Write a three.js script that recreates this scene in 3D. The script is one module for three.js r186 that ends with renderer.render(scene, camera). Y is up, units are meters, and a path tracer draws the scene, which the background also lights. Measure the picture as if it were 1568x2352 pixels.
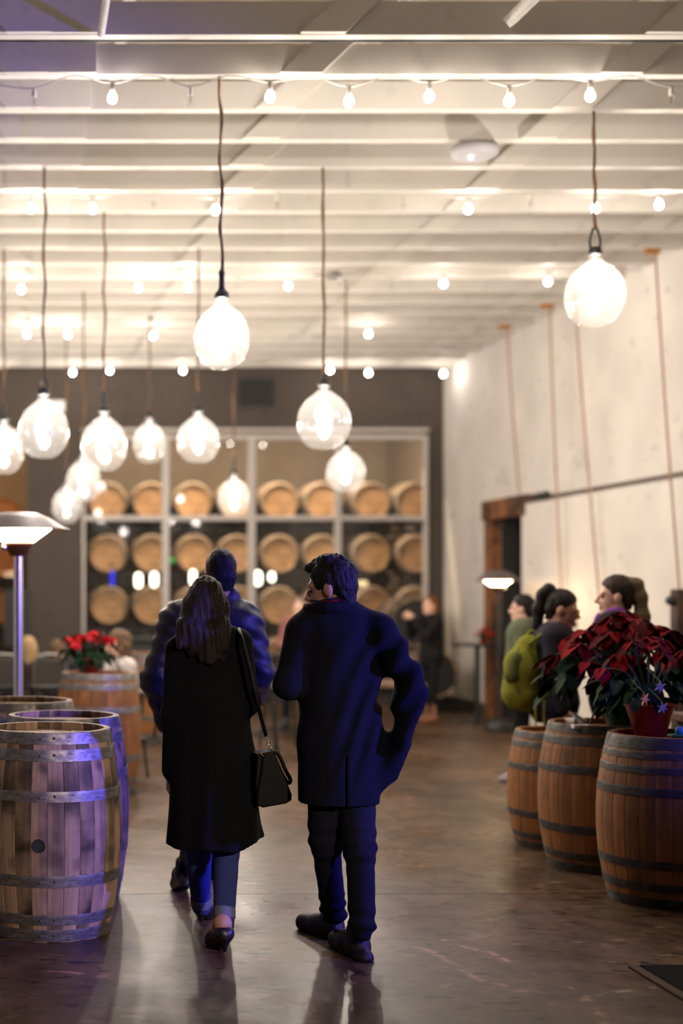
import * as THREE from 'three';
import { RoundedBoxGeometry } from 'three/addons/geometries/RoundedBoxGeometry.js';
import { mergeGeometries, mergeVertices } from 'three/addons/utils/BufferGeometryUtils.js';
import { RectAreaLightUniformsLib } from 'three/addons/lights/RectAreaLightUniformsLib.js';

// ---------------------------------------------------------------- camera, light levels
// level camera square to the back wall, lens shifted sideways (the picture is the right part of a wide frame)
const FOCAL = 3300, PX = 20, PY = 1358, EYE = 1.6;
const scene = new THREE.Scene();
scene.background = new THREE.Color(0x000000);
const camera = new THREE.PerspectiveCamera(2 * Math.atan(2322 / FOCAL) * 180 / Math.PI, 2 / 3, 0.1, 80);
camera.position.set(0, EYE, 0);
camera.lookAt(0, EYE, -10);
camera.setViewOffset(3096, 4644, 1548 - PX, 2322 - PY, 1568, 2352);
camera.focus = 6.5;
camera.userData.fStop = 0.5;
camera.updateProjectionMatrix();
const renderer = new THREE.WebGLRenderer({ antialias: true });
renderer.toneMapping = THREE.LinearToneMapping;
renderer.toneMappingExposure = 1.0;
renderer.shadowMap.enabled = true;
RectAreaLightUniformsLib.init();
const WARM = 0xfff5ec, BULBWARM = 0xfff2e4;
const L = { string: 0.09, pendant: 6.8, cellar: 52, sideRoom: 62, heater: 4.8, wallLamp: 0.5, blue: 175, spot: 80 };

// ---------------------------------------------------------------- helpers
let seed = 7;
const rnd = (a = 1, b) => { seed = (seed * 1664525 + 1013904223) >>> 0; const r = seed / 4294967296; return b === undefined ? r * a : a + r * (b - a); };
const at = (px, py, z) => new THREE.Vector3((px - PX) * z / FOCAL, EYE - (py - PY) * z / FOCAL, -z);
const zOf = (py) => EYE * FOCAL / (py - PY);                     // depth of a floor point
const V = (x, y, z) => new THREE.Vector3(x, y, z);
const taken = {};
function numbered(n) { const k = taken[n] = (taken[n] ?? -1) + 1; return k ? n + '_' + String(k).padStart(3, '0') : n; }
function tag(o, label, category, group) { o.userData.label = label; o.userData.category = category; if (group) o.userData.group = group; return o; }
function thing(name, label, category, pos = [0, 0, 0], turn = 0, group) {
  const g = new THREE.Group(); g.name = numbered(name); scene.add(g);
  if (pos.isVector3) g.position.copy(pos); else g.position.set(...pos);
  g.rotation.y = turn; return tag(g, label, category, group);
}
function part(name, geo, mat, parent, pos, rot) {
  const m = new THREE.Mesh(geo, mat); m.name = name; m.castShadow = m.receiveShadow = true;
  if (pos) { if (pos.isVector3) m.position.copy(pos); else m.position.set(...pos); }
  if (rot) m.rotation.set(...rot);
  parent.add(m); return m;
}
function struct(name, geo, mat, pos, rot) { const m = part(name, geo, mat, scene, pos, rot); m.userData.kind = 'structure'; return m; }
function structGroup(name) { const g = new THREE.Group(); g.name = name; g.userData.kind = 'structure'; scene.add(g); return g; }
function copyThing(src, name, label, pos, turn) {
  const c = src.clone(); c.name = numbered(name); c.userData = { ...src.userData, label }; scene.add(c);
  if (pos.isVector3) c.position.copy(pos); else c.position.set(...pos);
  if (turn !== undefined) c.rotation.y = turn; return c;
}
const box = (w, h, d) => new THREE.BoxGeometry(w, h, d);
const rbox = (w, h, d, r = 0.01, s = 2) => new RoundedBoxGeometry(w, h, d, s, Math.min(r, w / 2.01, h / 2.01, d / 2.01));
const cyl = (r0, r1, h, n = 20) => new THREE.CylinderGeometry(r0, r1, h, n);
const lathe = (pts, n = 32) => new THREE.LatheGeometry(pts.map((p) => new THREE.Vector2(p[0], p[1])), n);
const tube = (pts, r, n = 40, s = 8) => new THREE.TubeGeometry(new THREE.CatmullRomCurve3(pts), n, r, s, false);
function bar(a, b, r, n = 8) {                                       // straight round bar
  const g = cyl(r, r, a.distanceTo(b), n); g.applyQuaternion(new THREE.Quaternion().setFromUnitVectors(V(0, 1, 0), b.clone().sub(a).normalize()));
  return g.translate((a.x + b.x) / 2, (a.y + b.y) / 2, (a.z + b.z) / 2);
}
const merge = (l) => mergeGeometries(l.map((g) => { const c = g.index ? g.toNonIndexed() : g; for (const k of Object.keys(c.attributes)) if (!['position', 'normal', 'uv'].includes(k)) c.deleteAttribute(k); return c; }));

// ---------------------------------------------------------------- textures
function hash(x, y, s) { let h = (x * 374761393 + y * 668265263 + s * 974634777) | 0; h = Math.imul(h ^ (h >>> 13), 1274126177); return ((h ^ (h >>> 16)) >>> 0) / 4294967296; }
function vnoise(x, y, px, py, s) {                                   // value noise that tiles every px, py cells
  const xi = Math.floor(x), yi = Math.floor(y), fx = x - xi, fy = y - yi, u = fx * fx * (3 - 2 * fx), v = fy * fy * (3 - 2 * fy);
  const x0 = ((xi % px) + px) % px, x1 = (x0 + 1) % px, y0 = ((yi % py) + py) % py, y1 = (y0 + 1) % py;
  const a = hash(x0, y0, s), b = hash(x1, y0, s), c = hash(x0, y1, s), d = hash(x1, y1, s);
  return a + (b - a) * u + (c - a) * v + (a - b - c + d) * u * v;
}
function fbm(u, v, px, py, oct, s) { let a = 0.5, t = 0, n = 0; for (let o = 0; o < oct; o++) { t += a * vnoise(u * px, v * py, px, py, s + o); n += a; a *= 0.5; px *= 2; py *= 2; } return t / n; }
function texture(w, h, fn, srgb = true, mirror = false) {
  const d = new Uint8Array(w * h * 4); const o = [0, 0, 0];
  for (let y = 0; y < h; y++) for (let x = 0; x < w; x++) { fn(x / w, y / h, o); const k = (y * w + x) * 4; d[k] = Math.max(0, Math.min(255, o[0] * 255)); d[k + 1] = Math.max(0, Math.min(255, o[1] * 255)); d[k + 2] = Math.max(0, Math.min(255, o[2] * 255)); d[k + 3] = 255; }
  const t = new THREE.DataTexture(d, w, h); t.wrapS = t.wrapT = mirror ? THREE.MirroredRepeatWrapping : THREE.RepeatWrapping; t.magFilter = THREE.LinearFilter; t.minFilter = THREE.LinearMipmapLinearFilter; t.generateMipmaps = true;
  if (srgb) t.colorSpace = THREE.SRGBColorSpace; t.needsUpdate = true; return t;
}
const grey = (fn) => (u, v, o) => { o[0] = o[1] = o[2] = fn(u, v); };
const woodFn = (dark) => (u, v, o) => {                               // grain along v
  const g = fbm(u, v, 24, 2, 4, 11), f = fbm(u, v, 90, 4, 2, 31), st = fbm(u, v, 5, 5, 4, 51), k = Math.max(0, fbm(u, v, 7, 9, 3, 71) - 0.62) * 3;
  let t = 0.62 + 0.34 * g + 0.14 * (f - 0.5) - dark * Math.max(0, st - 0.42) * 1.3 - dark * k * 0.5;
  t = Math.max(0.12, t); o[0] = t; o[1] = t * (0.99 - dark * 0.02); o[2] = t * (0.97 - dark * 0.02);
};
const T = {
  wood: texture(512, 1024, woodFn(0.25)), worn: texture(512, 1024, woodFn(1)),
  woodBump: texture(256, 512, grey((u, v) => fbm(u, v, 40, 3, 3, 11)), false),
  steel: texture(256, 256, (u, v, o) => { const t = 0.72 + 0.4 * (fbm(u, v, 6, 10, 4, 3) - 0.5) - Math.max(0, fbm(u, v, 9, 30, 3, 9) - 0.62) * 0.8; o[0] = t; o[1] = t * 0.99; o[2] = t * 0.98; }),
  steelRough: texture(256, 256, grey((u, v) => 0.35 + 0.4 * fbm(u, v, 8, 12, 4, 5)), false),
  paint: texture(512, 512, (u, v, o) => { const t = 0.93 + 0.10 * (fbm(u, v, 6, 6, 5, 21) - 0.5) - Math.max(0, fbm(u, v, 12, 16, 4, 23) - 0.7) * 0.9; o[0] = t; o[1] = t * 0.995; o[2] = t * 0.985; }),
  weave: texture(128, 128, grey((u, v) => 0.5 + 0.25 * Math.sin(u * 2 * Math.PI * 16) * Math.cos(v * 2 * Math.PI * 16) + 0.3 * (fbm(u, v, 32, 32, 2, 4) - 0.5)), false),
  plaid: texture(128, 128, (u, v, o) => { const a = (u * 4) % 1, b = (v * 4) % 1; let r = 0.42, g = 0.03, bl = 0.04; if (a < 0.35) { r *= 0.35; } if (b < 0.35) { r *= 0.4; } if (Math.abs(a - 0.7) < 0.04 || Math.abs(b - 0.7) < 0.04) { g = 0.09; bl = 0.12; } o[0] = r; o[1] = g; o[2] = bl; }),
  roofBoards: texture(512, 512, (u, v, o) => { const t = 0.85 + 0.3 * (fbm(u, v, 3, 30, 4, 61) - 0.5) + 0.1 * (hash(0, Math.floor(v * 8), 5) - 0.5); o[0] = t; o[1] = t * 0.95; o[2] = t * 0.86; }),
};
// polished concrete: mottled grey brown, fine dark pits, pale cracked veins
function vein(path) { return path; }
const VEINS = [];                                                     // pale cracks in metres (x, depth)
for (const pts of [[[960, 2176], [1040, 2215], [1110, 2250], [1200, 2275], [1290, 2283], [1350, 2282]], [[1300, 2262], [1350, 2290], [1370, 2325], [1385, 2352], [1400, 2400]], [[1330, 2300], [1380, 2286], [1420, 2278], [1500, 2270]], [[1020, 2160], [1130, 2190], [1160, 2210]], [[600, 1960], [660, 1985], [700, 2010], [730, 2050]], [[640, 1930], [690, 1960], [720, 1975]], [[1060, 1985], [1110, 2012], [1180, 2018]], [[120, 2230], [270, 2242], [360, 2236]]])
  VEINS.push(pts.map(([x, y]) => { const z = zOf(y); return [(x - PX) * z / FOCAL, z]; }));
function veinDist(x, z) { let m = 9; for (const p of VEINS) for (let i = 0; i + 1 < p.length; i++) { const [ax, az] = p[i], [bx, bz] = p[i + 1], dx = bx - ax, dz = bz - az, t = Math.max(0, Math.min(1, ((x - ax) * dx + (z - az) * dz) / (dx * dx + dz * dz))); const e = (x - ax - dx * t) ** 2 + (z - az - dz * t) ** 2; if (e < m) m = e; } return Math.sqrt(m); }
const NEAR = { x0: -0.6, z0: 4.6, s: 4 };                              // the near slab's map covers 4 by 4 metres from here
function concrete(u, v, o, near) {
  const a = fbm(u, v, 4, 4, 5, 101), b = fbm(u, v, 22, 22, 4, 131), c = fbm(u, v, 90, 60, 3, 151), e = fbm(u, v, 10, 14, 4, 171);
  let t = 0.44 + 0.26 * (a - 0.5) + 0.24 * (b - 0.5) + 0.16 * (c - 0.5), warm = 0.5 + (e - 0.5);
  const pit = Math.max(0, fbm(u, v, 48, 110, 3, 191) - 0.69) * 5; t *= 1 - Math.min(0.75, pit);
  const fleck = Math.max(0, fbm(u, v, 40, 80, 3, 211) - 0.72) * 2.2; t += fleck * 0.7;
  if (near) {
    const x = NEAR.x0 + u * NEAR.s, z = NEAR.z0 + v * NEAR.s, w = 0.05 * (fbm(u, v, 30, 30, 3, 5) - 0.5);
    const d = veinDist(x + w, z + w * 1.3), n = fbm(u, v, 60, 90, 3, 231), k = Math.max(0, 1 - d / 0.028) * (n > 0.47 ? 1 : 0.15); t += 0.42 * k * n * 1.3;
  }
  o[0] = t * (1.0 + 0.05 * warm); o[1] = t * 0.965; o[2] = t * (0.94 - 0.09 * (warm - 0.5));
}
T.floorNear = texture(2048, 2048, (u, v, o) => concrete(u, v, o, true), true, true);
T.floorFar = texture(1024, 1024, (u, v, o) => concrete(u, v, o, false), true, true);
T.floorRough = texture(1024, 1024, grey((u, v) => 0.2 + 0.26 * fbm(u, v, 7, 9, 5, 301) + 0.25 * Math.max(0, fbm(u, v, 50, 80, 3, 321) - 0.6)), false, true);
T.floorBump = texture(1024, 1024, grey((u, v) => 0.6 * fbm(u, v, 8, 8, 3, 401) + 0.3 * fbm(u, v, 40, 60, 3, 421)), false, true);

// ---------------------------------------------------------------- materials
const C = (r, g, b) => new THREE.Color().setRGB(r, g, b);
const std = (color, rough = 0.8, o = {}) => new THREE.MeshStandardMaterial({ color: color.isColor ? color : new THREE.Color(color), roughness: rough, ...o });
const phy = (color, rough = 0.8, o = {}) => new THREE.MeshPhysicalMaterial({ color: color.isColor ? color : new THREE.Color(color), roughness: rough, ...o });
const cloth = (r, g, b, o = {}) => phy(C(r, g, b), 0.95, { sheen: 0.25, sheenRoughness: 0.6, sheenColor: C(r * 1.5 + 0.01, g * 1.5 + 0.01, b * 1.5 + 0.01), specularIntensity: 0.3, bumpMap: T.weave, bumpScale: 0.0008, ...o });
const glow = (hex, k) => new THREE.MeshStandardMaterial({ color: 0x111111, emissive: new THREE.Color(hex), emissiveIntensity: k, roughness: 0.5 });
const M = {
  joist: std(C(0.72, 0.685, 0.64), 0.6, { map: T.paint }), wallWhite: std(C(0.70, 0.66, 0.62), 0.75, { map: T.paint }),
  taupe: std(C(0.07, 0.053, 0.042), 0.8, { map: T.paint }), cellar: std(C(0.36, 0.30, 0.24), 0.85, { map: T.paint }),
  roof: std(C(0.55, 0.44, 0.30), 0.85, { map: T.roofBoards }), frame: std(C(0.42, 0.385, 0.36), 0.5), doorWhite: std(C(0.74, 0.70, 0.66), 0.5, { map: T.paint }),
  dark: std(C(0.02, 0.018, 0.018), 0.7), black: std(C(0.012, 0.012, 0.013), 0.45), iron: std(C(0.03, 0.03, 0.032), 0.5, { metalness: 0.6 }),
  timber: std(C(0.36, 0.14, 0.045), 0.65, { map: T.worn, bumpMap: T.woodBump, bumpScale: 0.002 }),
  cord: std(C(0.22, 0.11, 0.05), 0.8), copper: std(C(0.55, 0.24, 0.07), 0.4, { metalness: 0.6 }), white: std(C(0.8, 0.78, 0.76), 0.5),
  steel: std(C(0.55, 0.54, 0.52), 1, { metalness: 0.85, map: T.steel, roughnessMap: T.steelRough }), chrome: std(C(0.75, 0.74, 0.72), 0.22, { metalness: 1 }),
  hoop: std(C(0.5, 0.49, 0.5), 1, { metalness: 0.8, map: T.steel, roughnessMap: T.steelRough }), hoopDark: std(C(0.2, 0.19, 0.18), 1, { metalness: 0.7, map: T.steel, roughnessMap: T.steelRough }),
  pane: phy(C(0.97, 0.98, 0.97), 0.02, { transmission: 1, thickness: 0, ior: 1.5, side: THREE.DoubleSide }),
  globe: phy(C(0.97, 0.97, 0.97), 0.118, { transmission: 1, thickness: 0, ior: 1.5, side: THREE.DoubleSide }),
  clearBulb: phy(C(0.97, 0.97, 0.97), 0.05, { transmission: 1, thickness: 0, ior: 1.4, side: THREE.DoubleSide }),
  bulb: glow(BULBWARM, 105), pendantBulb: glow(0xfff4ea, 30), socket: std(C(0.55, 0.52, 0.48), 0.6),
  skin: std(C(0.42, 0.22, 0.15), 0.55), skinPale: std(C(0.58, 0.34, 0.25), 0.55), eye: std(C(0.03, 0.02, 0.015), 0.2),
  leather: phy(C(0.005, 0.005, 0.007), 0.5, { specularIntensity: 0.3 }),
  redLeaf: phy(C(0.095, 0.002, 0.007), 0.8, { specularIntensity: 0.1, side: THREE.DoubleSide }), redBright: phy(C(0.4, 0.008, 0.012), 0.7, { specularIntensity: 0.1, side: THREE.DoubleSide }), redLeaf2: phy(C(0.2, 0.004, 0.009), 0.75, { specularIntensity: 0.1, side: THREE.DoubleSide }), redLeaf3: phy(C(0.055, 0.002, 0.006), 0.8, { specularIntensity: 0.1, side: THREE.DoubleSide }),  // redLeaf tones are darkened to carry the shade over the right plants
  greenLeaf: phy(C(0.008, 0.022, 0.010), 0.7, { specularIntensity: 0.1, side: THREE.DoubleSide }), greenLeaf2: phy(C(0.013, 0.034, 0.013), 0.65, { specularIntensity: 0.1, side: THREE.DoubleSide }), stem: std(C(0.05, 0.07, 0.03), 0.8),
  redFoil: std(C(0.3, 0.02, 0.02), 0.35, { metalness: 0.4 }), greenFoil: std(C(0.01, 0.06, 0.04), 0.3, { metalness: 0.5 }),
};
const WOODS = { amber: [], worn: [], far: [], tan: [] };
for (const k of [0.86, 1, 1.12, 0.94]) {
  WOODS.amber.push(std(C(0.52 * k, 0.215 * k, 0.06 * k), 0.6, { map: T.wood, bumpMap: T.woodBump, bumpScale: 0.0015 }));
  WOODS.worn.push(std(C(0.56 * k, 0.40 * k, 0.29 * k), 0.7, { map: T.worn, bumpMap: T.woodBump, bumpScale: 0.002 }));
  WOODS.far.push(std(C(0.62 * k, 0.36 * k, 0.17 * k), 0.6, { map: T.wood }));
  WOODS.tan.push(std(C(0.5 * k, 0.36 * k, 0.24 * k), 0.7, { map: T.worn }));
}
// ================================================================ the setting
const WX = 6.2, BZ = 20.5, CEIL = 4.75, ROOF = 6.3, FRONT = 3, LEFT = -7.5;
const bx = (x0, x1, y0, y1, z0, z1) => box(Math.abs(x1 - x0), Math.abs(y1 - y0), Math.abs(z1 - z0)).translate((x0 + x1) / 2, (y0 + y1) / 2, -(z0 + z1) / 2);  // z as depth in front of the camera
function metreUV(g, s = 1) {                                          // uv in metres from position and normal
  const p = g.attributes.position, n = g.attributes.normal, uv = new Float32Array(p.count * 2);
  for (let i = 0; i < p.count; i++) { const ax = Math.abs(n.getX(i)), ay = Math.abs(n.getY(i)), az = Math.abs(n.getZ(i)); const x = p.getX(i), y = p.getY(i), z = p.getZ(i);
    const [u, v] = ay > ax && ay > az ? [x, z] : ax > az ? [z, y] : [x, y]; uv[2 * i] = u * s; uv[2 * i + 1] = v * s; }
  g.setAttribute('uv', new THREE.BufferAttribute(uv, 2)); return g;
}
function floorUV(g) { const p = g.attributes.position, uv = g.attributes.uv; for (let i = 0; i < p.count; i++) uv.setXY(i, (p.getX(i) - NEAR.x0) / NEAR.s, (-p.getZ(i) - NEAR.z0) / NEAR.s); return g; }
const floorMat = (map) => phy(C(0.46, 0.305, 0.185), 1, { specularIntensity: 0.38, map, roughnessMap: T.floorRough, bumpMap: T.floorBump, bumpScale: 0.004 });
const floor = structGroup('floor');
const MFN = floorMat(T.floorNear), MFF = floorMat(T.floorFar);
for (const [z0, z1, m] of [[-FRONT, 7.592, MFN], [7.6, 13.7, MFF], [13.708, BZ + 4.8, MFF]]) part('slab', floorUV(bx(LEFT, WX + 2, -0.15, 0, z0, z1)), m, floor);
part('slab_bed', bx(LEFT, WX + 2, -0.3, -0.151, -FRONT, BZ + 4.8), M.dark, floor);

const WIN1 = [1.056, 5.963, 0.72, 3.917], WIN2 = [-3.2, 0.323, 0.72, 3.98];
struct('wall_back', metreUV(merge([
  bx(LEFT, WX + 0.2, 0, 0.72, BZ, BZ + 0.2), bx(LEFT, WX + 0.2, 3.98, ROOF + 0.2, BZ, BZ + 0.2), bx(WIN2[1], WX + 0.2, 3.917, 3.98, BZ, BZ + 0.2),
  bx(LEFT, WIN2[0], 0.72, 3.98, BZ, BZ + 0.2), bx(WIN2[1], WIN1[0], 0.72, 3.917, BZ, BZ + 0.2), bx(WIN1[1], WX + 0.2, 0.72, 3.917, BZ, BZ + 0.2)]), 0.5), M.taupe);
const DZ0 = 16.9, DZ1 = 18.1, DH = 2.5;
struct('wall_right', metreUV(merge([
  bx(WX, WX + 0.2, 0, ROOF + 0.2, -FRONT, DZ0), bx(WX, WX + 0.2, DH, ROOF + 0.2, DZ0, DZ1), bx(WX, WX + 0.2, 0, ROOF + 0.2, DZ1, BZ)]), 0.4), M.wallWhite);
struct('wall_left', metreUV(bx(LEFT - 0.2, LEFT, 0, ROOF + 0.2, -FRONT, BZ + 4.8), 0.4), M.wallWhite);
struct('wall_front', metreUV(bx(LEFT - 0.2, WX + 0.2, 0, ROOF + 0.2, -FRONT - 0.2, -FRONT), 0.4), M.taupe);
// dark passage behind the timber doorway
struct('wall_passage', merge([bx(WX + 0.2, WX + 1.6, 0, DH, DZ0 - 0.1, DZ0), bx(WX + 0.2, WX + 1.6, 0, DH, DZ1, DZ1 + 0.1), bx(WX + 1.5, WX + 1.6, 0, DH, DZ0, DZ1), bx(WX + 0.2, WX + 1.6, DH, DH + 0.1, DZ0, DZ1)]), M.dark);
// barrel cellar behind the glass
struct('wall_cellar', metreUV(merge([bx(LEFT, WX + 0.6, 0, 4.9, BZ + 4.6, BZ + 4.8), bx(WX + 0.4, WX + 0.6, 0, 4.9, BZ + 0.2, BZ + 4.6)]), 0.5), M.cellar);
struct('shade_panel_1', bx(0.76, WX + 0.39, 0, 3.15, BZ + 4.52, BZ + 4.6), std(C(0.03, 0.027, 0.024), 0.9));  // dark panel added to stand in for the shade between barrel rows
struct('ceiling_cellar', bx(LEFT, WX + 0.6, 4.9, 5.05, BZ + 0.2, BZ + 4.8), M.cellar);
// wall that divides the cellar from the side room at far left
struct('wall_side_room', metreUV(bx(0.55, 0.75, 0, 4.9, BZ + 0.2, BZ + 4.6), 0.5), M.cellar);

// ---- ceiling: open trusses under a board roof
const ceiling = structGroup('ceiling');
{ const g = metreUV(bx(LEFT, WX + 0.2, ROOF, ROOF + 0.12, -FRONT, BZ + 0.2), 0.35); part('roof_deck', g, M.roof, ceiling); }
const chordGeo = metreUV(rbox(WX - LEFT, 0.19, 0.08, 0.006).translate((WX + LEFT) / 2, CEIL + 0.095, 0.04), 0.3);
const webOf = (lean) => { const s = new THREE.Shape(), h = ROOF - CEIL - 0.16, q = lean * h * 1.06; [[-0.125, 0.003], [0.125, 0.003], [0.125 + q, h], [-0.125 + q, h]].forEach(([x, y], i) => (i ? s.lineTo(x, y) : s.moveTo(x, y))); return metreUV(new THREE.ExtrudeGeometry(s, { depth: 0.036, bevelEnabled: true, bevelSize: 0.002, bevelThickness: 0.002, bevelSegments: 1 }), 0.3); };
const WEBS = { 1: webOf(1), '-1': webOf(-1) };
const spliceGeo = metreUV(rbox(0.62, 0.186, 0.03, 0.003), 0.3), capGeo = metreUV(box(WX - LEFT, 0.14, 0.06).translate((WX + LEFT) / 2, ROOF - 0.08, 0.04), 0.3);
const purlinGeo = metreUV(box(0.09, 0.14, BZ + FRONT).translate(0, ROOF - 0.22, -(BZ - FRONT) / 2), 0.3);
for (let k = -8; k < 20; k++) {
  const z = 8.21 + 0.632 * k; if (z > BZ - 0.1) break;
  const j = part('joist', chordGeo, M.joist, ceiling, [0, 0, -z]);
  part('top_chord', capGeo, M.joist, j);
  const jit = () => rnd(-0.03, 0.03);
  for (const [x, lean] of [[1.86, 1], [3.8, 1], [0.02, -1], [5.65, 1], [-1.9, -1], [-3.8, -1], [-5.6, -1]])
    part('web', WEBS[lean], M.joist, j, [x - lean * 0.1 + jit(), CEIL, 0.084]);
  if (k < 9) part('splice_plate', spliceGeo, M.joist, j, [0.22 + jit() * 0.4, CEIL + 0.096, 0.095]);
}
for (const x of [0.9, 2.9, 4.9, -1.1]) part('purlin', purlinGeo, M.joist, ceiling, [x, 0, 0]);
part('brace', bar(at(232, 78, 8.05), at(262, -120, 7.2), 0.022, 10), M.joist, ceiling);
part('brace', bar(at(1172, 46, 8.05), at(1330, -110, 7.3), 0.045, 4), M.joist, ceiling);
part('conduit', bar(V(LEFT, 4.862, -8.5), V(WX, 4.862, -8.5), 0.013), M.iron, ceiling);

// ---- windows in the back wall
const window1 = structGroup('window_1'), ZF = BZ - 0.02;
const px = (x, z = ZF) => (x - PX) * z / FOCAL, py = (y, z = ZF) => EYE - (y - PY) * z / FOCAL;
const bp = (x0, x1, y0, y1, d = 0.06) => rbox(px(x1) - px(x0), py(y0) - py(y1), d, 0.008);
function member(name, x0, x1, y0, y1, d, parent) { part(name, bp(x0, x1, y0, y1, d), M.frame, parent, [(px(x0) + px(x1)) / 2, (py(y0) + py(y1)) / 2, -ZF]); }
member('head_rail', 186, 984, 984, 992, 0.12, window1); member('rail', 192, 980, 999, 1010, 0.07, window1); member('rail', 192, 980, 1185, 1196, 0.07, window1); part('sill', bp(186, 986, 1500, 1512, 0.16), M.taupe, window1, [(px(186) + px(986)) / 2, (py(1500) + py(1512)) / 2, -ZF]);
for (const [a, b] of [[372, 388], [569, 586], [768, 783]]) member('mullion', a, b, 1008, 1500, 0.08, window1);
member('jamb', 972, 982, 1000, 1500, 0.08, window1); member('jamb', 188, 195, 1000, 1500, 0.08, window1);
const cols = [[195, 372], [388, 569], [586, 768], [783, 972]], rows = [[1010, 1185], [1196, 1500]];
for (const [x0, x1] of cols) for (const [y0, y1] of rows) part('pane', new THREE.PlaneGeometry(px(x1) - px(x0) + 0.02, py(y0) - py(y1) + 0.02), M.pane, window1, [(px(x0) + px(x1)) / 2, (py(y0) + py(y1)) / 2, -ZF + rnd(-0.004, 0.004)], [rnd(-0.004, 0.004), rnd(-0.006, 0.006), 0]);
const window2 = structGroup('window_2');
part('jamb', bx(0.26, 0.323, 0.72, 3.98, BZ - 0.04, BZ + 0.04), M.taupe, window2);
part('pane', new THREE.PlaneGeometry(3.46, 3.26), M.pane, window2, [-1.47, 2.35, -BZ]);
// dark framed board standing in the lower corner of that window
// ---- timber doorway in the right wall
const door1 = structGroup('door_1');
part('header', metreUV(rbox(0.16, 0.25, 1.5, 0.015).translate(WX - 0.075, 2.62, -17.65), 0.6), M.timber, door1);
part('door_jamb', metreUV(rbox(0.14, 2.5, 0.25, 0.015).translate(WX - 0.065, 1.25, -18.225), 0.6), M.timber, door1);
part('reveal', bx(WX + 0.001, WX + 0.21, 0, DH, DZ1 - 0.03, DZ1 + 0.001), M.dark, door1);
struct('baseboard_right', metreUV(bx(WX - 0.02, WX, 0, 0.14, 18.6, BZ), 0.5), M.taupe);

// ---- light from behind the glass and at the sides
function area(parent, w, h, color, k, pos, target) { const l = new THREE.RectAreaLight(color, k, w, h); l.name = 'area_light'; parent.add(l); l.position.copy(pos); l.lookAt(target); return l; }
for (const [i, x] of [[0, 1.9], [1, 3.4], [2, 4.9]]) {
  const t = thing('strip_light', 'white strip light on the cellar ceiling behind the window header, ' + ['nearest the left mullion', 'in the middle of three', 'nearest the white wall'][i], 'lamp', [x, 4.8, -(BZ + 0.55)], 0);
  part('housing', rbox(1.2, 0.06, 0.16, 0.01), M.white, t, [0, 0.06, 0]); part('light_tube', rbox(1.16, 0.02, 0.1, 0.008), glow(0xffeedd, 3), t, [0, 0.02, 0]);
  area(t, 1.16, 0.1, new THREE.Color(0xffe2c0), L.cellar * 8, V(0, 0.005, 0), V(x, 2, -(BZ + 1.1)));
}
{ const t = thing('strip_light', 'strip light on the ceiling of the side room at far left', 'lamp', [-0.6, 4.8, -(BZ + 0.6)], 0);
  part('housing', rbox(1.2, 0.06, 0.16, 0.01), M.white, t, [0, 0.06, 0]); part('light_tube', rbox(1.16, 0.02, 0.1, 0.008), glow(0xffd0a0, 3), t, [0, 0.02, 0]);
  area(t, 1.16, 0.1, new THREE.Color(0xffc890), L.sideRoom * 8, V(0, 0.005, 0), V(-0.6, 1.8, -(BZ + 4.0))); }
// warm track spotlight behind the viewer, outside the frame (its glint lies on the left barrel's hoops)
{ const t = thing('track_spotlight', 'warm track spotlight hung behind the viewer, outside the frame', 'lamp', [3.0, 2.9, -0.3], 0);
  part('lamp_body', lathe([[0, -0.08], [0.06, -0.08], [0.07, 0.09], [0.06, 0.09], [0.052, -0.06], [0, -0.06]], 24).rotateX(-Math.PI / 2), M.black, t, [0, 0, 0.1]);
  part('hanging_rod', bar(V(0, 0.03, 0.1), V(0, ROOF - 2.88, 0.1), 0.012), M.black, t); part('lamp_lens', new THREE.SphereGeometry(0.045, 16, 12), glow(0xffe0c0, 6), t, [0, 0, -0.02]);
  const s = new THREE.SpotLight(new THREE.Color(1, 0.78, 0.6), L.spot, 0, 0.25, 0.8); s.name = 'track_light'; s.castShadow = true; s.shadow.radius = 3; s.position.set(0, 0, -0.05); s.target.position.set(-2.85, -2.35, -6.5); t.add(s); t.add(s.target); }
// blue stage lamp on the right wall, outside the frame (its blue falls on backs, barrels and joists)
{ const t = thing('stage_lamp', 'blue stage lamp clamped to the white wall outside the right edge', 'lamp', [5.7, 2.35, -4.4], 0);
  part('lamp_body', lathe([[0.0, -0.1], [0.09, -0.1], [0.11, 0.1], [0.1, 0.1], [0.085, -0.08], [0, -0.08]], 24).rotateZ(Math.PI / 2), M.black, t, [0.12, 0, 0]);
  part('bracket', merge([bar(V(0.1, 0, 0), V(0.46, 0.12, 0), 0.014), rbox(0.02, 0.16, 0.1).translate(0.49, 0.12, 0)]), M.black, t);
  part('lamp_lens', new THREE.SphereGeometry(0.06, 20, 14), glow(0x1a1cff, 6), t, [-0.02, 0, 0]);
  const s = new THREE.SpotLight(new THREE.Color(0.13, 0.10, 1.0), L.blue, 0, 0.56, 0.6); s.name = 'stage_lamp_light'; s.shadow.radius = 2.5; s.castShadow = true; s.position.set(-0.06, 0, 0); s.target.position.set(-5.4, -0.5, -3.0); t.add(s); t.add(s.target); }
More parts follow.
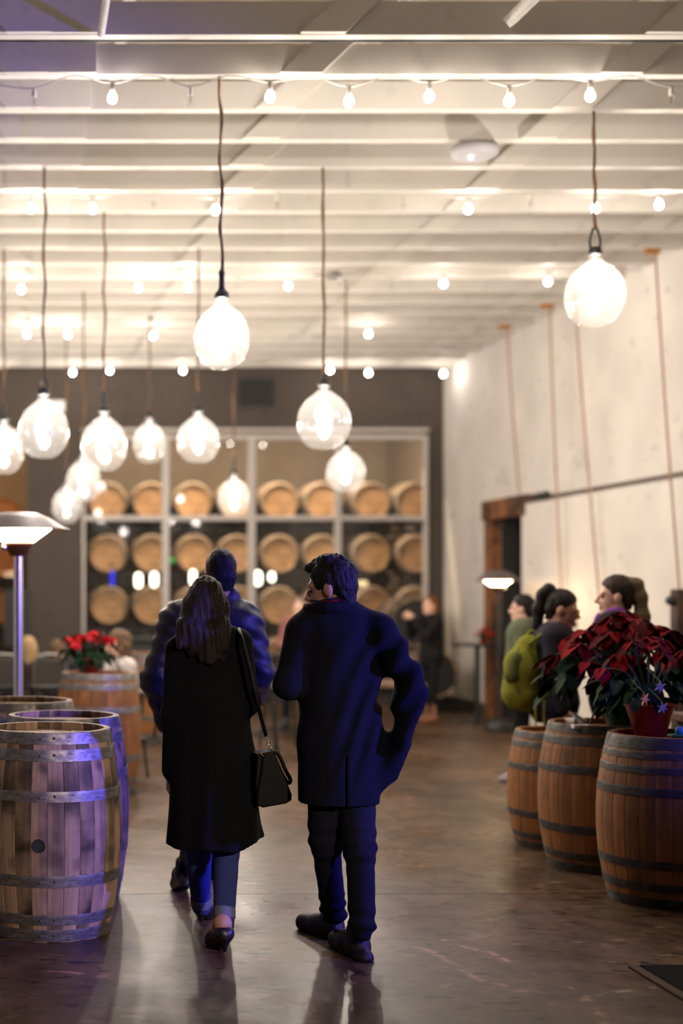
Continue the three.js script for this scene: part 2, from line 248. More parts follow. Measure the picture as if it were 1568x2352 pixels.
// ================================================================ string lights
const bulbGeo = lathe([[0, -0.062], [0.012, -0.06], [0.024, -0.05], [0.029, -0.036], [0.027, -0.02], [0.019, -0.003], [0.013, 0.008], [0.012, 0.014], [0, 0.014]], 10);
const socketGeo = lathe([[0, 0.055], [0.008, 0.055], [0.014, 0.045], [0.016, 0.01], [0.013, 0.008], [0, 0.008]], 14);
const filamentGeo = bar(V(0, 0.01, 0), V(0, -0.04, 0), 0.003, 6);
function stringLight(z, label, lit, unlit, py0, len) {
  const t = thing('string_light', label, 'string lights', [0, 0, -z], 0, undefined);
  const all = [...lit.map((p) => [...p, 1]), ...unlit.map((p) => [...p, 0])].map(([x, y, on]) => { const p = at(x, y, z); return [p.x, p.y, on]; }).sort((a, b) => a[0] - b[0]);
  const all0 = all[0][0]; for (let k = 1; k < 6; k++) { const x = all0 - k * 1.15; if (x > LEFT + 0.3) all.unshift([x, CEIL - 0.16, 1]); }      // the string runs on to the left wall
  const pts = [V(LEFT, CEIL + 0.01, 0)];
  all.forEach(([x, y], i) => { pts.push(V(x, y + 0.06, 0)); const n = all[i + 1]; if (n) pts.push(V((x + n[0]) / 2, CEIL - 0.02, 0)); });
  pts.push(V(WX, CEIL + 0.01, 0));
  part('cable', tube(pts, 0.005, 160, 5), M.socket, t);
  for (const [x, y, on] of all) {
    part('socket', socketGeo, M.socket, t, [x, y, 0]);
    const b = part('bulb', bulbGeo, on ? M.bulb : M.clearBulb, t, [x, y, 0]); if (!on) { part('filament', filamentGeo, M.cord, b); continue; }
    const l = new THREE.PointLight(WARM, L.string); l.name = 'bulb_light'; l.castShadow = true; l.position.set(x, y - 0.03, 0); t.add(l);
  }
}
const gap = (list, dy) => list.map((p) => [p[0], p[1] + dy]);
stringLight(8.72, 'string of pear bulbs nearest the viewer under the second white joist', [[258, 214], [620, 212], [801, 222], [985, 212], [1169, 221], [1355, 209]], [[78, 226], [437, 222], [1541, 222]]);
stringLight(11.35, 'string of pear bulbs second from the viewer, above the right pendant wrap', [[72, 470], [212, 471], [495, 474], [1075, 472], [1367, 470], [1513, 462]], [[352, 462], [637, 462], [925, 466], [1218, 462]]);
stringLight(14.1, 'string of pear bulbs third from the viewer, behind the front pendant wrap', [[318, 654], [432, 653], [662, 650], [1018, 645], [1258, 640]], [[545, 650], [780, 648], [900, 650]]);
stringLight(16.85, 'string of pear bulbs fourth from the viewer, fewest lit bulbs', [[62, 762], [156, 763], [352, 766], [846, 761], [1243, 752]], []);
stringLight(19.75, 'string of pear bulbs along the top of the brown back wall', [[167, 851], [252, 846], [420, 846], [758, 845], [846, 852], [1018, 854]], []);

// ================================================================ glass pendants
// [label, cx, neck top y, widest px, bottom y, wrap top y, depth, ceiling x, kind]
const snap = (z) => 8.17 + 0.632 * Math.round((z - 8.17) / 0.632);
function pendant(label, x, yN, w, yB, yW, z, xt, loop) {
  z = snap(z);
  const s = z / FOCAL, o = at(x, yB, z), H = (yB - yN) * s, R = w * s / 2, neck = 0.034;
  const t = thing('pendant_lamp', label, 'pendant lamp', o, 0, undefined);
  const prof = [[0.0, 0.0], [0.35, 0.012], [0.6, 0.06], [0.82, 0.16], [0.96, 0.29], [1.0, 0.42], [0.965, 0.54], [0.87, 0.65], [0.7, 0.75], [0.48, 0.83], [0.3, 0.885]].map(([r, h]) => [r * R, h * H]);
  const curve = new THREE.SplineCurve(prof.map((p) => new THREE.Vector2(...p))).getPoints(40).map((p) => [Math.max(0, p.x), Math.max(0, p.y)]);
  curve.push([neck * 1.1, 0.93 * H], [neck, 0.96 * H], [neck, H]);
  const g = lathe(curve, 48), P = g.attributes.position;
  for (let i = 0; i < P.count; i++) { const y = P.getY(i) / H, a = Math.atan2(P.getX(i), P.getZ(i)); const k = 1 + (y < 0.6 ? 0.012 : 0.004) * Math.sin(a * 5 + x) * Math.sin(y * 9 + x) * (y > 0.02 ? 1 : 0); P.setX(i, P.getX(i) * k); P.setZ(i, P.getZ(i) * k); }
  g.computeVertexNormals();
  const gl = part('glass_globe', g, M.globe, t);
  const blobs = []; for (let i = 0; i < 26; i++) { const a = i * 2.4 + x, h = 0.03 + 0.42 * ((i * 0.618) % 1); let r = 0; for (const c of curve) if (c[1] <= h * H) r = c[0]; blobs.push(new THREE.SphereGeometry(R * (0.018 + 0.014 * ((i * 0.37) % 1)), 8, 6).scale(1, 0.8, 1).translate(Math.sin(a) * r * 0.99, h * H, Math.cos(a) * r * 0.99)); }
  for (const b of blobs) part('glass_bead', b, M.chrome, gl);
  const bulb = lathe([[0, -0.075], [0.02, -0.072], [0.038, -0.058], [0.046, -0.034], [0.043, -0.008], [0.03, 0.022], [0.02, 0.045], [0.018, 0.06], [0, 0.06]].map(([a, b]) => [a * R / 0.14, b * R / 0.17]), 24);
  part('bulb', bulb, M.pendantBulb, t, [0, H * 0.60, 0]);
  part('stem', bar(V(0, H * 0.60 + 0.05, 0), V(0, H * 0.99, 0), 0.012), M.socket, t);
  part('collar', lathe([[0, 0.045], [0.022, 0.045], [0.04, 0.03], [0.047, 0.004], [0.044, -0.012], [0.02, -0.014], [0, -0.014]], 20), M.black, t, [0, H, 0]);
  const top = (yB - yW) * s;
  if (loop) { for (const e of [-1, 1]) part('wrap', tube([V(e * 0.03, H + 0.03, 0), V(e * 0.034, H + (top - H) * 0.5, 0), V(e * 0.012, top, 0)], 0.0085, 16), M.black, t); }
  else part('wrap', lathe([[0, top + 0.02], [0.011, top + 0.02], [0.02, top], [0.017, top - 0.03], [0.018, H + (top - H) * 0.4], [0.032, H + 0.03], [0, H + 0.03]], 14), M.black, t);
  const c0 = V(0, top - 0.01, 0), c1 = V((xt - x) * s, CEIL - o.y + 0.03, 0), n = 9, ps = [];
  for (let i = 0; i <= n; i++) { const k = i / n; ps.push(c0.clone().lerp(c1, k).add(V(i && i < n ? 0.006 * Math.sin(i * 2.1 + x) : 0, 0, 0))); }
  part('cord', tube(ps, 0.0095, 60, 6), M.cord, t);
  part('cord', tube(ps.map((p, i) => p.clone().add(V(0.01 * Math.sin(i * 1.9 + 1), 0, 0.008))), 0.005, 60, 5), M.black, t);
  const l = new THREE.PointLight(0xfff2e2, L.pendant); l.name = 'pendant_light'; l.castShadow = true; l.shadow.radius = 2; l.position.set(0, H * 0.60 - 0.02, 0); t.add(l);
}
pendant('clear glass pendant globe before the white joists, just left of the middle', 509, 683, 126, 848, 626, 8.95, 505);
pendant('clear glass pendant globe at upper right before the white wall', 1366, 583, 134, 750, 524, 9.45, 1362, true);
pendant('large glass pendant globe at left, covering the white sign on the brown wall', 100, 905, 115, 1053, 868, 10.8, 103, true);
pendant('large glass pendant globe on a crinkled cord, right of the dark wall vent', 744, 884, 121, 1033, 866, 10.8, 741);
pendant('glass pendant globe hanging just above the lower left cluster', 239, 945, 105, 1083, 905, 12.15, 240);
pendant('glass pendant globe cut by the left edge, above the glowing heater hood', 9, 965, 90, 1089, 932, 13.45, 9);
pendant('glass pendant globe before the first white mullion to its right', 455, 945, 97, 1063, 897, 13.4, 456, true);
pendant('small glass pendant globe between two larger ones, left of the first mullion', 343, 960, 74, 1063, 947, 16.3, 344);
pendant('glass pendant globe in the lower left cluster, right and above the lowest one', 192, 1045, 80, 1153, 1015, 15.0, 192);
pendant('lowest glass pendant globe of the left cluster, just above the heater hood', 153, 1112, 68, 1202, 1085, 17.4, 152);
pendant('small low glass pendant globe just left of the middle mullion', 537, 1090, 72, 1186, 1055, 17.2, 537);
pendant('glass pendant globe hanging just under the large one on the crinkled cord', 794, 1025, 88, 1131, 1005, 14.5, 794);

// ================================================================ fittings on ceiling and walls
{ const o = at(1090, 352, 10.066), t = thing('access_point', 'round pale ceiling disc with a small light, between white joists', 'ceiling device', o);
  part('disc', lathe([[0, -0.035], [0.1, -0.035], [0.155, -0.015], [0.165, 0.02], [0.15, 0.05], [0, 0.05]], 32), std(C(0.36, 0.34, 0.36), 0.6), t); part('indicator_light', new THREE.SphereGeometry(0.014, 12, 8), glow(0xffffff, 12), t, [-0.045, -0.045, 0.05]);
  part('stem', bar(V(0, 0.04, 0), V(0, CEIL + 0.002 - o.y, 0), 0.02), M.white, t); }
{ const o = at(765, 633, 14.25), t = thing('ceiling_fan', 'small flat grey ceiling fixture with two thin arms, below the joists', 'ceiling fixture', o);
  part('hub', lathe([[0, -0.03], [0.06, -0.025], [0.09, 0], [0.06, 0.03], [0, 0.03]], 24), std(C(0.12, 0.11, 0.1), 0.6), t); for (const e of [-1, 1]) part('arm', rbox(0.13, 0.012, 0.03, 0.004), std(C(0.16, 0.14, 0.12), 0.6), t, [e * 0.13, 0.005, 0]); part('stem', bar(V(0, 0.02, 0), V(0, CEIL + 0.01 - o.y, 0), 0.012), M.iron, t); }
{ const o = at(588, 902, BZ - 0.02), w = 0.53, h = 0.42, t = thing('wall_vent', 'dark square louvred vent high on the brown back wall', 'vent', o);
  for (const [a, b, c, d] of [[0, h / 2, w, 0.03], [0, -h / 2, w, 0.03], [-w / 2, 0, 0.03, h], [w / 2, 0, 0.03, h]]) part('vent_frame', rbox(c, d, 0.04, 0.004), std(C(0.05, 0.042, 0.038), 0.7), t, [a, b, 0]);
  part('backing', box(w, h, 0.01), M.dark, t, [0, 0, 0]); for (let i = 0; i < 7; i++) part('louvre', rbox(w - 0.03, 0.05, 0.008, 0.003), M.dark, t, [0, -h / 2 + 0.05 + i * 0.055, 0.012], [0.6, 0, 0]); }
{ const o = at(126, 933, BZ - 0.015), t = thing('wall_sign', 'small blank white rectangular sign on the brown wall behind a pendant globe', 'sign', o); part('sign_face', rbox(0.27, 0.15, 0.02, 0.004), M.white, t); part('sign_back', rbox(0.29, 0.17, 0.012, 0.004), M.frame, t, [0, 0, -0.006]); }

// cords against the white wall
function wallCord(label, top, bottom, bracket) {
  const t = thing('hanging_cord', label, 'cord', top), b = bottom.clone().sub(top);
  part('cord', tube([V(0, 0, 0), b.clone().multiplyScalar(0.33).add(V(-0.01, 0, 0)), b.clone().multiplyScalar(0.66).add(V(-0.008, 0, 0)), b], 0.011, 40, 6), std(C(0.36, 0.2, 0.12), 0.7), t);
  if (bracket) { part('bracket', rbox(0.13, 0.05, 0.05, 0.006), M.copper, t, [-0.03, 0.0, 0]); part('bracket_hook', bar(V(-0.1, -0.02, 0), V(-0.05, 0.06, 0), 0.012), M.copper, t); }
}
wallCord('brown cord with copper bracket ending above the timber doorway', V(5.9, CEIL - 0.02, -snap(17.3)), V(6.02, 2.76, -16.95), true);
wallCord('brown cord with copper bracket, second from the doorway', V(5.93, CEIL - 0.02, -snap(16.05)), V(6.0, 1.6, -15.6), true);
wallCord('brown cord hanging down behind the right pendant globe', V(5.95, CEIL + 0.005, -snap(14.85)), V(6.0, 1.5, -14.6), false);
wallCord('brown cord with copper bracket nearest the right edge', V(5.95, CEIL - 0.02, -snap(13.25)), V(6.02, 1.3, -12.85), true);

// sliding door, track and roller
{ const t = thing('sliding_door', 'wide white sliding door hung on a dark rail along the right wall', 'door', [6.1, 0, -13.24]);
  for (let i = 0; i < 6; i++) part('door_panel', metreUV(rbox(0.05, 2.6, 1.262, 0.006).translate(0, 1.33, -3.16 + i * 1.264), 0.4), M.doorWhite, t);
  part('rail', rbox(0.03, 0.035, 8.3, 0.004).translate(0, 2.67, 0.35), std(C(0.14, 0.1, 0.08), 0.5, { metalness: 0.4 }), t);
  part('roller', merge([rbox(0.07, 0.09, 0.22, 0.01).translate(-0.04, 2.68, -3.15), cyl(0.05, 0.05, 0.04, 20).rotateZ(Math.PI / 2).translate(-0.06, 2.68, -2.9)]), M.black, t);
  part('door_handle', bar(V(-0.05, 0.95, -3.6), V(-0.05, 1.2, -3.6), 0.012), M.black, t); }
{ const o = at(1239, 1398, 15.4), t = thing('wall_lamp', 'small glowing globe lamp by the white door behind the green jacket', 'lamp', o);
  part('lamp_globe', new THREE.SphereGeometry(0.075, 20, 14), glow(0xffd9a0, 10), t); part('arm', bar(V(0, -0.07, 0), V(6.07 - o.x, -0.16, 0), 0.012), M.black, t); part('lamp_base', cyl(0.045, 0.045, 0.04, 16).rotateZ(Math.PI / 2).translate(6.06 - o.x, -0.16, 0), M.black, t);
  const l = new THREE.PointLight(0xffd9a8, L.wallLamp); l.name = 'wall_lamp_light'; l.castShadow = true; t.add(l); }
{ const o = at(1556, 1372, 12.3), t = thing('timber_post', 'dark brown upright post with a black knob at the right edge', 'post', [o.x, 0, o.z]);
  part('post', metreUV(rbox(0.14, 1.62, 0.14, 0.02).translate(0.03, 0.81, 0), 0.8), std(C(0.12, 0.06, 0.035), 0.7, { map: T.worn }), t); part('knob', new THREE.SphereGeometry(0.055, 16, 12).scale(1, 0.8, 1), M.black, t, [-0.06, 1.52, 0.02]); }

// ================================================================ patio heaters
function heater(label, x, y, z, R, poleR, knob, poleMat = M.chrome) {
  const o = at(x, y, z), h = o.y, t = thing('patio_heater', label, 'heater', [o.x, 0, o.z]);
  part('reflector', lathe([[0, h + 0.115], [R * 0.35, h + 0.11], [R * 0.6, h + 0.075], [R * 0.85, h + 0.02], [R, h], [R, h - 0.006], [R * 0.84, h + 0.008], [R * 0.55, h + 0.055], [0, h + 0.07]], 40), std(C(0.13, 0.105, 0.10), 0.55, { metalness: 0.4 }), t);
  part('burner_glow', lathe([[0, h - R * 0.25], [R * 0.30, h - R * 0.25], [R * 0.62, h - 0.004], [R * 0.66, h + 0.012], [0, h + 0.03]], 36), glow(0xffdcae, 22), t);
  part('burner_cup', lathe([[0, h - R * 0.52], [R * 0.16, h - R * 0.52], [R * 0.27, h - R * 0.3], [R * 0.3, h - R * 0.255], [0, h - R * 0.25]], 28), std(C(0.2, 0.1, 0.06), 0.35, { metalness: 0.8 }), t);
  part('pole', cyl(poleR, poleR, h - R * 0.5 - 0.1, 24).translate(0, 0.1 + (h - R * 0.5 - 0.1) / 2, 0), poleMat, t);
  part('tank_housing', lathe([[0, 0], [R * 0.62, 0], [R * 0.62, 0.03], [R * 0.5, 0.08], [R * 0.46, 0.12], [poleR, 0.14], [0, 0.14]], 32), knob > 0 ? M.iron : M.steel, t);
  part('knob', new THREE.SphereGeometry(R * 0.07, 12, 10), M.chrome, t, [knob * R * 0.27, h - R * 0.36, R * 0.1]);
  const l = new THREE.PointLight(0xffca90, L.heater); l.name = 'heater_light'; l.castShadow = true; l.shadow.radius = 3; l.position.set(0, h - 0.30 * R, 0); t.add(l);
}
heater('tall steel patio heater with a glowing hood at the left edge', 42, 1216, 9.6, 0.345, 0.031, -1);
heater('smaller patio heater with a glowing hood in front of the timber doorway', 1143, 1333, 16.5, 0.255, 0.02, 1, M.iron);

// ================================================================ barrels
const prof = (o, t) => o.rh + (o.rb - o.rh) * (1 - (2 * t - 1) ** 2);
function staveGeo(o, n, u0) {
  const half = Math.PI / n - 0.0006 / o.rb, K = 12, pos = [], uv = [], idx = [], th = 0.026;
  const ring = [];                                                    // cross-section: inner, side, bevel, outer...
  for (const [da, dr] of [[-1, -th], [-1, -0.0016], [-0.95, 0], [-0.3, 0.0006], [0.3, 0.0006], [0.95, 0], [1, -0.0016], [1, -th]]) ring.push([da * half, dr]);
  const m = ring.length;
  for (let i = 0; i <= K; i++) { const t = i / K, r = prof(o, t); ring.forEach(([a, dr], j) => { const q = r + dr; pos.push(Math.sin(a) * q, t * o.h, Math.cos(a) * q); uv.push(u0 + a * o.rb * 0.9, t * o.h * 0.9); }); }
  for (let i = 0; i < K; i++) for (let j = 0; j < m; j++) { const a = i * m + j, b = i * m + (j + 1) % m; idx.push(a, b, a + m, b, b + m, a + m); }
  for (const [s, f] of [[0, 1], [K * m, 0]]) for (let j = 1; j + 1 < m; j++) f ? idx.push(s, s + j + 1, s + j) : idx.push(s, s + j, s + j + 1);
  let g = new THREE.BufferGeometry(); g.setAttribute('position', new THREE.Float32BufferAttribute(pos, 3)); g.setAttribute('uv', new THREE.Float32BufferAttribute(uv, 2)); g.setIndex(idx);
  g = g.toNonIndexed(); g.computeVertexNormals(); return g;
}
function hoopGeo(o, t0, t1, th = 0.003, n = 64) {
  const K = 3, pts = []; for (let i = 0; i <= K; i++) { const t = t0 + (t1 - t0) * i / K; pts.push([prof(o, t) + th, t * o.h]); } for (let i = K; i >= 0; i--) { const t = t0 + (t1 - t0) * i / K; pts.push([prof(o, t) + 0.0006, t * o.h]); } pts.push(pts[0]);
  const g = lathe(pts, n); const u = g.attributes.uv; for (let i = 0; i < u.count; i++) u.setXY(i, u.getX(i) * 8, u.getY(i) * 0.6); return g;
}
function headBoards(o, y, mats, parent, n = 7, name = 'head_board') {
  const r = prof(o, 0) - 0.03, w = 2 * r / n;
  for (let i = 0; i < n; i++) { const x0 = -r + i * w + 0.001, x1 = x0 + w - 0.002, s = new THREE.Shape(), ps = []; for (let k = 0; k <= 6; k++) { const x = x0 + (x1 - x0) * k / 6; ps.push([x, Math.sqrt(Math.max(0, r * r - x * x))]); } s.moveTo(ps[0][0], -ps[0][1] - 0.0001); ps.forEach(([x, q]) => s.lineTo(x, q)); [...ps].reverse().forEach(([x, q]) => s.lineTo(x, -q));
    const g = new THREE.ExtrudeGeometry(s, { depth: 0.02, bevelEnabled: false }).rotateX(-Math.PI / 2); part(name, g, mats[i % mats.length], parent, [0, y + rnd(-0.001, 0.001), 0]); }
}
function barrel(label, pos, turn, o) {
  const t = thing('wine_barrel', label, 'barrel', pos, turn, o.group), n = o.n ?? 28, geos = [0, 1, 2, 3].map((i) => staveGeo(o, n, i * 0.27));
  for (let i = 0; i < n; i++) part('stave', geos[(i * 7) % 4], o.mats[(i * 5 + (i >> 2)) % 4], t, null, [0, (i + (o.phase ?? 0)) / n * 2 * Math.PI, 0]);
  o.hoops.forEach(([a, b]) => { const h = part('hoop', hoopGeo(o, a, b), o.hoopMat ?? M.hoop, t); if (o.rivets) { const tm = (a + b) / 2, r = prof(o, tm) + 0.003; for (const d of [-0.03, 0.03]) part('rivet', new THREE.SphereGeometry(0.007, 8, 6).scale(1, 1, 0.5).translate(Math.sin(o.rivets + d * 3.4) * r, tm * o.h + d * 0.1, Math.cos(o.rivets + d * 3.4) * r), M.hoopDark, h); } });
  headBoards(o, o.h - 0.055, o.headMats ?? o.mats, t); part('bottom_head', cyl(o.rh - 0.03, o.rh - 0.03, 0.02, 40).translate(0, 0.05, 0), o.mats[0], t);
  if (o.bung) { const r = prof(o, o.bung[1]); const b = part('bung', merge([cyl(0.026, 0.026, 0.02, 24).rotateX(Math.PI / 2).translate(0, 0, -0.008), new THREE.TorusGeometry(0.028, 0.004, 8, 28)]), M.dark, t, [Math.sin(o.bung[0]) * r, o.bung[1] * o.h, Math.cos(o.bung[0]) * r], [0, o.bung[0], 0]); }
  return t;
}
const HO = [[0.005, 0.062], [0.085, 0.135], [0.27, 0.325], [0.675, 0.725], [0.865, 0.92], [0.945, 0.998]];
const LB = { h: 0.955, rh: 0.288, rb: 0.345, mats: WOODS.worn, hoops: HO, rivets: -0.05, bung: [-0.16, 0.47], headMats: WOODS.tan, phase: 0.3 };
const floorAt = (x, z) => [(x - PX) * z / FOCAL, 0, -z];
barrel('large weathered barrel with a dark bung hole at the left front', floorAt(112, 6.83), 0, LB);
barrel('weathered barrel half hidden close behind the one with the bung hole, blue right edge', floorAt(146, 7.58), 1.2, { ...LB, bung: null, rivets: 0, h: 0.95 });
barrel('weathered barrel whose rim shows behind the two left barrels, near the heater pole', floorAt(52, 8.42), 2.2, { ...LB, bung: null, rivets: 0, h: 0.965 });
const RB = { h: 0.862, rh: 0.29, rb: 0.352, mats: WOODS.amber, hoops: [[0.005, 0.06], [0.1, 0.15], [0.235, 0.285], [0.66, 0.71], [0.79, 0.83], [0.875, 0.915], [0.93, 0.998]], hoopMat: M.hoopDark };
barrel('amber barrel nearest the right edge, red foil pot standing on it', [3.43, 0, -7.47], 0.4, RB);
barrel('amber barrel in the middle of the right row, small white card on its head', [3.45, 0, -8.36], 1.7, { ...RB, h: 0.84, hoops: HO });
barrel('shortest amber barrel at the far end of the right row', [3.5, 0, -9.08], 0.9, { ...RB, h: 0.725, rb: 0.335, rh: 0.28, hoops: HO });
barrel('honey coloured barrel carrying the red poinsettia at left', floorAt(226, 11.55), 0.5, { h: 0.95, rh: 0.288, rb: 0.345, mats: WOODS.amber, hoops: HO, hoopMat: M.steel });
barrel('amber barrel behind the dark bar stool, mostly hidden by a man', floorAt(362, 15.2), 0.8, { h: 0.95, rh: 0.288, rb: 0.345, mats: WOODS.amber, hoops: HO, n: 22 });

// lying barrels on steel racks behind the glass
function lyingBarrel(o) {                                             // axis along z, head faces +z, origin under the middle of the belly
  const t = thing('lying_barrel', o.label, 'barrel', o.pos, o.turn ?? 0), K = 12, pts = [];
  for (let i = 0; i <= K; i++) pts.push([prof(o, i / K), i / K * o.h - o.h / 2]); pts.unshift([prof(o, 0) - 0.03, -o.h / 2]); pts.push([prof(o, 1) - 0.028, o.h / 2]); pts.push([prof(o, 1) - 0.03, o.h / 2 - 0.035]);
  const g = lathe(pts, 40).rotateX(Math.PI / 2); const u = g.attributes.uv; for (let i = 0; i < u.count; i++) u.setXY(i, u.getX(i) * 2.2, u.getY(i)); part('body', g, o.mats[2], t, [0, o.rb, 0]);
  const hd = part('head', cyl(o.rh - 0.03, o.rh - 0.03, 0.02, 40).rotateX(Math.PI / 2).translate(0, 0, o.h / 2 - 0.045), o.headMat ?? o.mats[1], t, [0, o.rb, 0]);
  for (const [a, b] of [[0.0, 0.06], [0.1, 0.15], [0.27, 0.32], [0.68, 0.73], [0.85, 0.9], [0.94, 0.999]]) part('hoop', hoopGeo(o, a, b, 0.004, 40).translate(0, -o.h / 2, 0).rotateX(Math.PI / 2), o.hoopMat ?? M.hoop, t, [0, o.rb, 0]);
  return t;
}
const CB = { h: 0.93, rh: 0.278, rb: 0.318, mats: WOODS.far, hoopMat: std(C(0.4, 0.33, 0.26), 0.6, { metalness: 0.4 }) };
const ZH = 21.72, ZC = ZH + 0.465;
const colX = [249, 343, 440, 536, 638, 734, 856, 950].map((x) => (x - PX) * ZH / FOCAL);
for (let i = 1; i < 8; i++) if (colX[i] - colX[i - 1] < 0.65) colX[i] = colX[i - 1] + 0.65;
const rowY = [1152, 1272, 1391, 1509].map((y) => EYE - (y - PY) * ZH / FOCAL);
const place = ['farthest left', 'second from left', 'just right of the first mullion', 'fourth from left', 'just right of the middle mullion', 'sixth from left', 'seventh from left', 'farthest right'], rowName = ['top', 'second', 'third', 'bottom'];
let proto = [];
for (let r = 0; r < 4; r++) for (let c = 0; c < 8; c++) {
  const label = `pale oak barrel in the ${rowName[r]} rack row behind glass, ${place[c]}`, pos = V(colX[c], rowY[r] - CB.rb, -ZC), k = (r * 3 + c * 5) % 3, turn = rnd(-0.035, 0.035);
  if (!proto[k]) proto[k] = lyingBarrel({ ...CB, label, pos, turn, mats: [WOODS.far[k], WOODS.far[(k + 1) % 4], WOODS.tan[k]] }); else copyThing(proto[k], 'lying_barrel', label, pos, turn);
}
function rack(label, x0, x1, yb, z0, z1, dy = 0.11) {                            // two-barrel steel rack: double beams front and back, uprights, cradle bars
  const t = thing('barrel_rack', label, 'rack', [(x0 + x1) / 2, yb, -(z0 + z1) / 2]), w = x1 - x0, d = z1 - z0;
  for (const e of [-1, 1]) { for (const y of [-dy, 0]) part('beam', rbox(w, 0.035, 0.045, 0.006), M.iron, t, [0, y - 0.018, e * d / 2]); for (let i = 0; i <= 5; i++) part('post', rbox(0.035, dy, 0.04, 0.005), M.iron, t, [-w / 2 + 0.02 + i * (w - 0.04) / 5, -dy / 2 - 0.01, e * d / 2]); }
  for (const e of [-1, 1]) for (const y of [-dy, 0]) part('side_bar', rbox(0.035, 0.035, d, 0.005), M.iron, t, [e * (w / 2 - 0.018), y - 0.018, 0]);
  return t;
}
for (let r = 0; r < 4; r++) for (let p = 0; p < 4; p++)
  rack(`black steel barrel rack under the ${rowName[r]} row, ${['leftmost pair', 'second pair from left', 'third pair from left', 'rightmost pair'][p]}`, colX[2 * p] - 0.3, colX[2 * p + 1] + 0.3, rowY[r] - CB.rb - 0.002 + 0.012, ZH + 0.12, ZH + 0.8);
for (let r = 0; r < 3; r++) {                                        // side room, seen through the window at far left
  const y = EYE - ([1192, 1291, 1393][r] - PY) * 25.2 / FOCAL, label = `amber barrel ${['highest', 'middle', 'lowest'][r]} of three at the left edge behind the side window`;
  for (const [i, x] of [[0, -0.10], [1, -0.82]]) { const o = { ...CB, label: i ? label + ', farther left' : label, pos: V(x, y - CB.rb, -24.3), mats: [WOODS.amber[0], WOODS.amber[2], WOODS.amber[1]] }; lyingBarrel(o); }
  rack(`black rack carrying the ${['highest', 'middle', 'lowest'][r]} barrels at the left edge`, -1.15, 0.2, y - CB.rb + 0.01, 23.9, 24.6);
}
{ const t = thing('notice_board', 'dark framed board standing at the left edge beside the side window', 'board', at(40, 1420, BZ - 0.06)); part('board', rbox(0.36, 0.76, 0.03, 0.006), M.dark, t); for (const e of [-1, 1]) part('board_frame', rbox(0.03, 0.8, 0.04, 0.005), M.black, t, [e * 0.18, 0, 0.005]); for (const e of [-1, 1]) part('board_frame', rbox(0.39, 0.03, 0.04, 0.005), M.black, t, [0, e * 0.39, 0.005]); }
// small glows: white bars added for bright pane marks, blue bar for a reflection
for (const [x, y, w, h, hex, label] of [[318, 1333, 16, 34, 0xfff4dc, 'white glowing bar in the rack gap left of the first mullion, left one'], [354, 1331, 16, 34, 0xfff4dc, 'white glowing bar in the rack gap left of the first mullion, right one'], [443, 1326, 14, 34, 0xfff4dc, 'white glowing bar left of the head of the man in the shiny jacket'], [591, 1328, 20, 34, 0xfff4dc, 'white glowing bar overlapped by the middle mullion'], [624, 1325, 14, 22, 0xfff4dc, 'small white glowing bar right of the middle mullion'], [395, 1287, 14, 10, 0x10a040, 'small green signal lamp right of the first mullion'], [258, 1328, 7, 34, 0x2a2aff, 'thin blue glowing bar standing for a reflection between the left rack rows'], [832, 1340, 24, 12, 0xffdca0, 'small amber lamp right of the head of the man in the navy coat']]) {
  const z = ZH - 0.35, o = at(x, y, z), t = thing('small_glow', label, 'lamp', o), W = w * z / FOCAL, H = h * z / FOCAL;
  part('glow_bar', new THREE.CapsuleGeometry(Math.min(W, H) / 2, Math.max(W, H) - Math.min(W, H) + 0.001, 6, 14).rotateZ(W > H ? Math.PI / 2 : 0), glow(hex, hex === 0xfff4dc ? 5 : 1.4), t);
  part('glow_hook', bar(V(0, H / 2, 0), V(0, H / 2 + 0.12, -0.02), 0.006), M.black, t); part('glow_clip', bar(V(0, H / 2 + 0.12, -0.02), V(0, H / 2 + 0.12, -0.46), 0.006), M.black, t);
}
// two big dark-headed barrels lying in front of the wall
for (const [x, y, z, r, label] of [[957, 1430, 19.3, 0.35, 'upper lying barrel with a dark head behind the woman taking a picture'], [1000, 1550, 18.85, 0.33, 'lower lying barrel with a dark head beside the bistro table']]) { const o = at(x, y, z); lyingBarrel({ h: 0.95, rh: r - 0.02, rb: r, mats: WOODS.tan, headMat: M.dark, label, pos: V(o.x, o.y - r, -(z + 0.47)), hoopMat: M.hoopDark }); }
rack('low black rack carrying the two dark-headed barrels by the white wall', 5.2, 6.0, 0.178, 18.98, 19.6, 0.135);

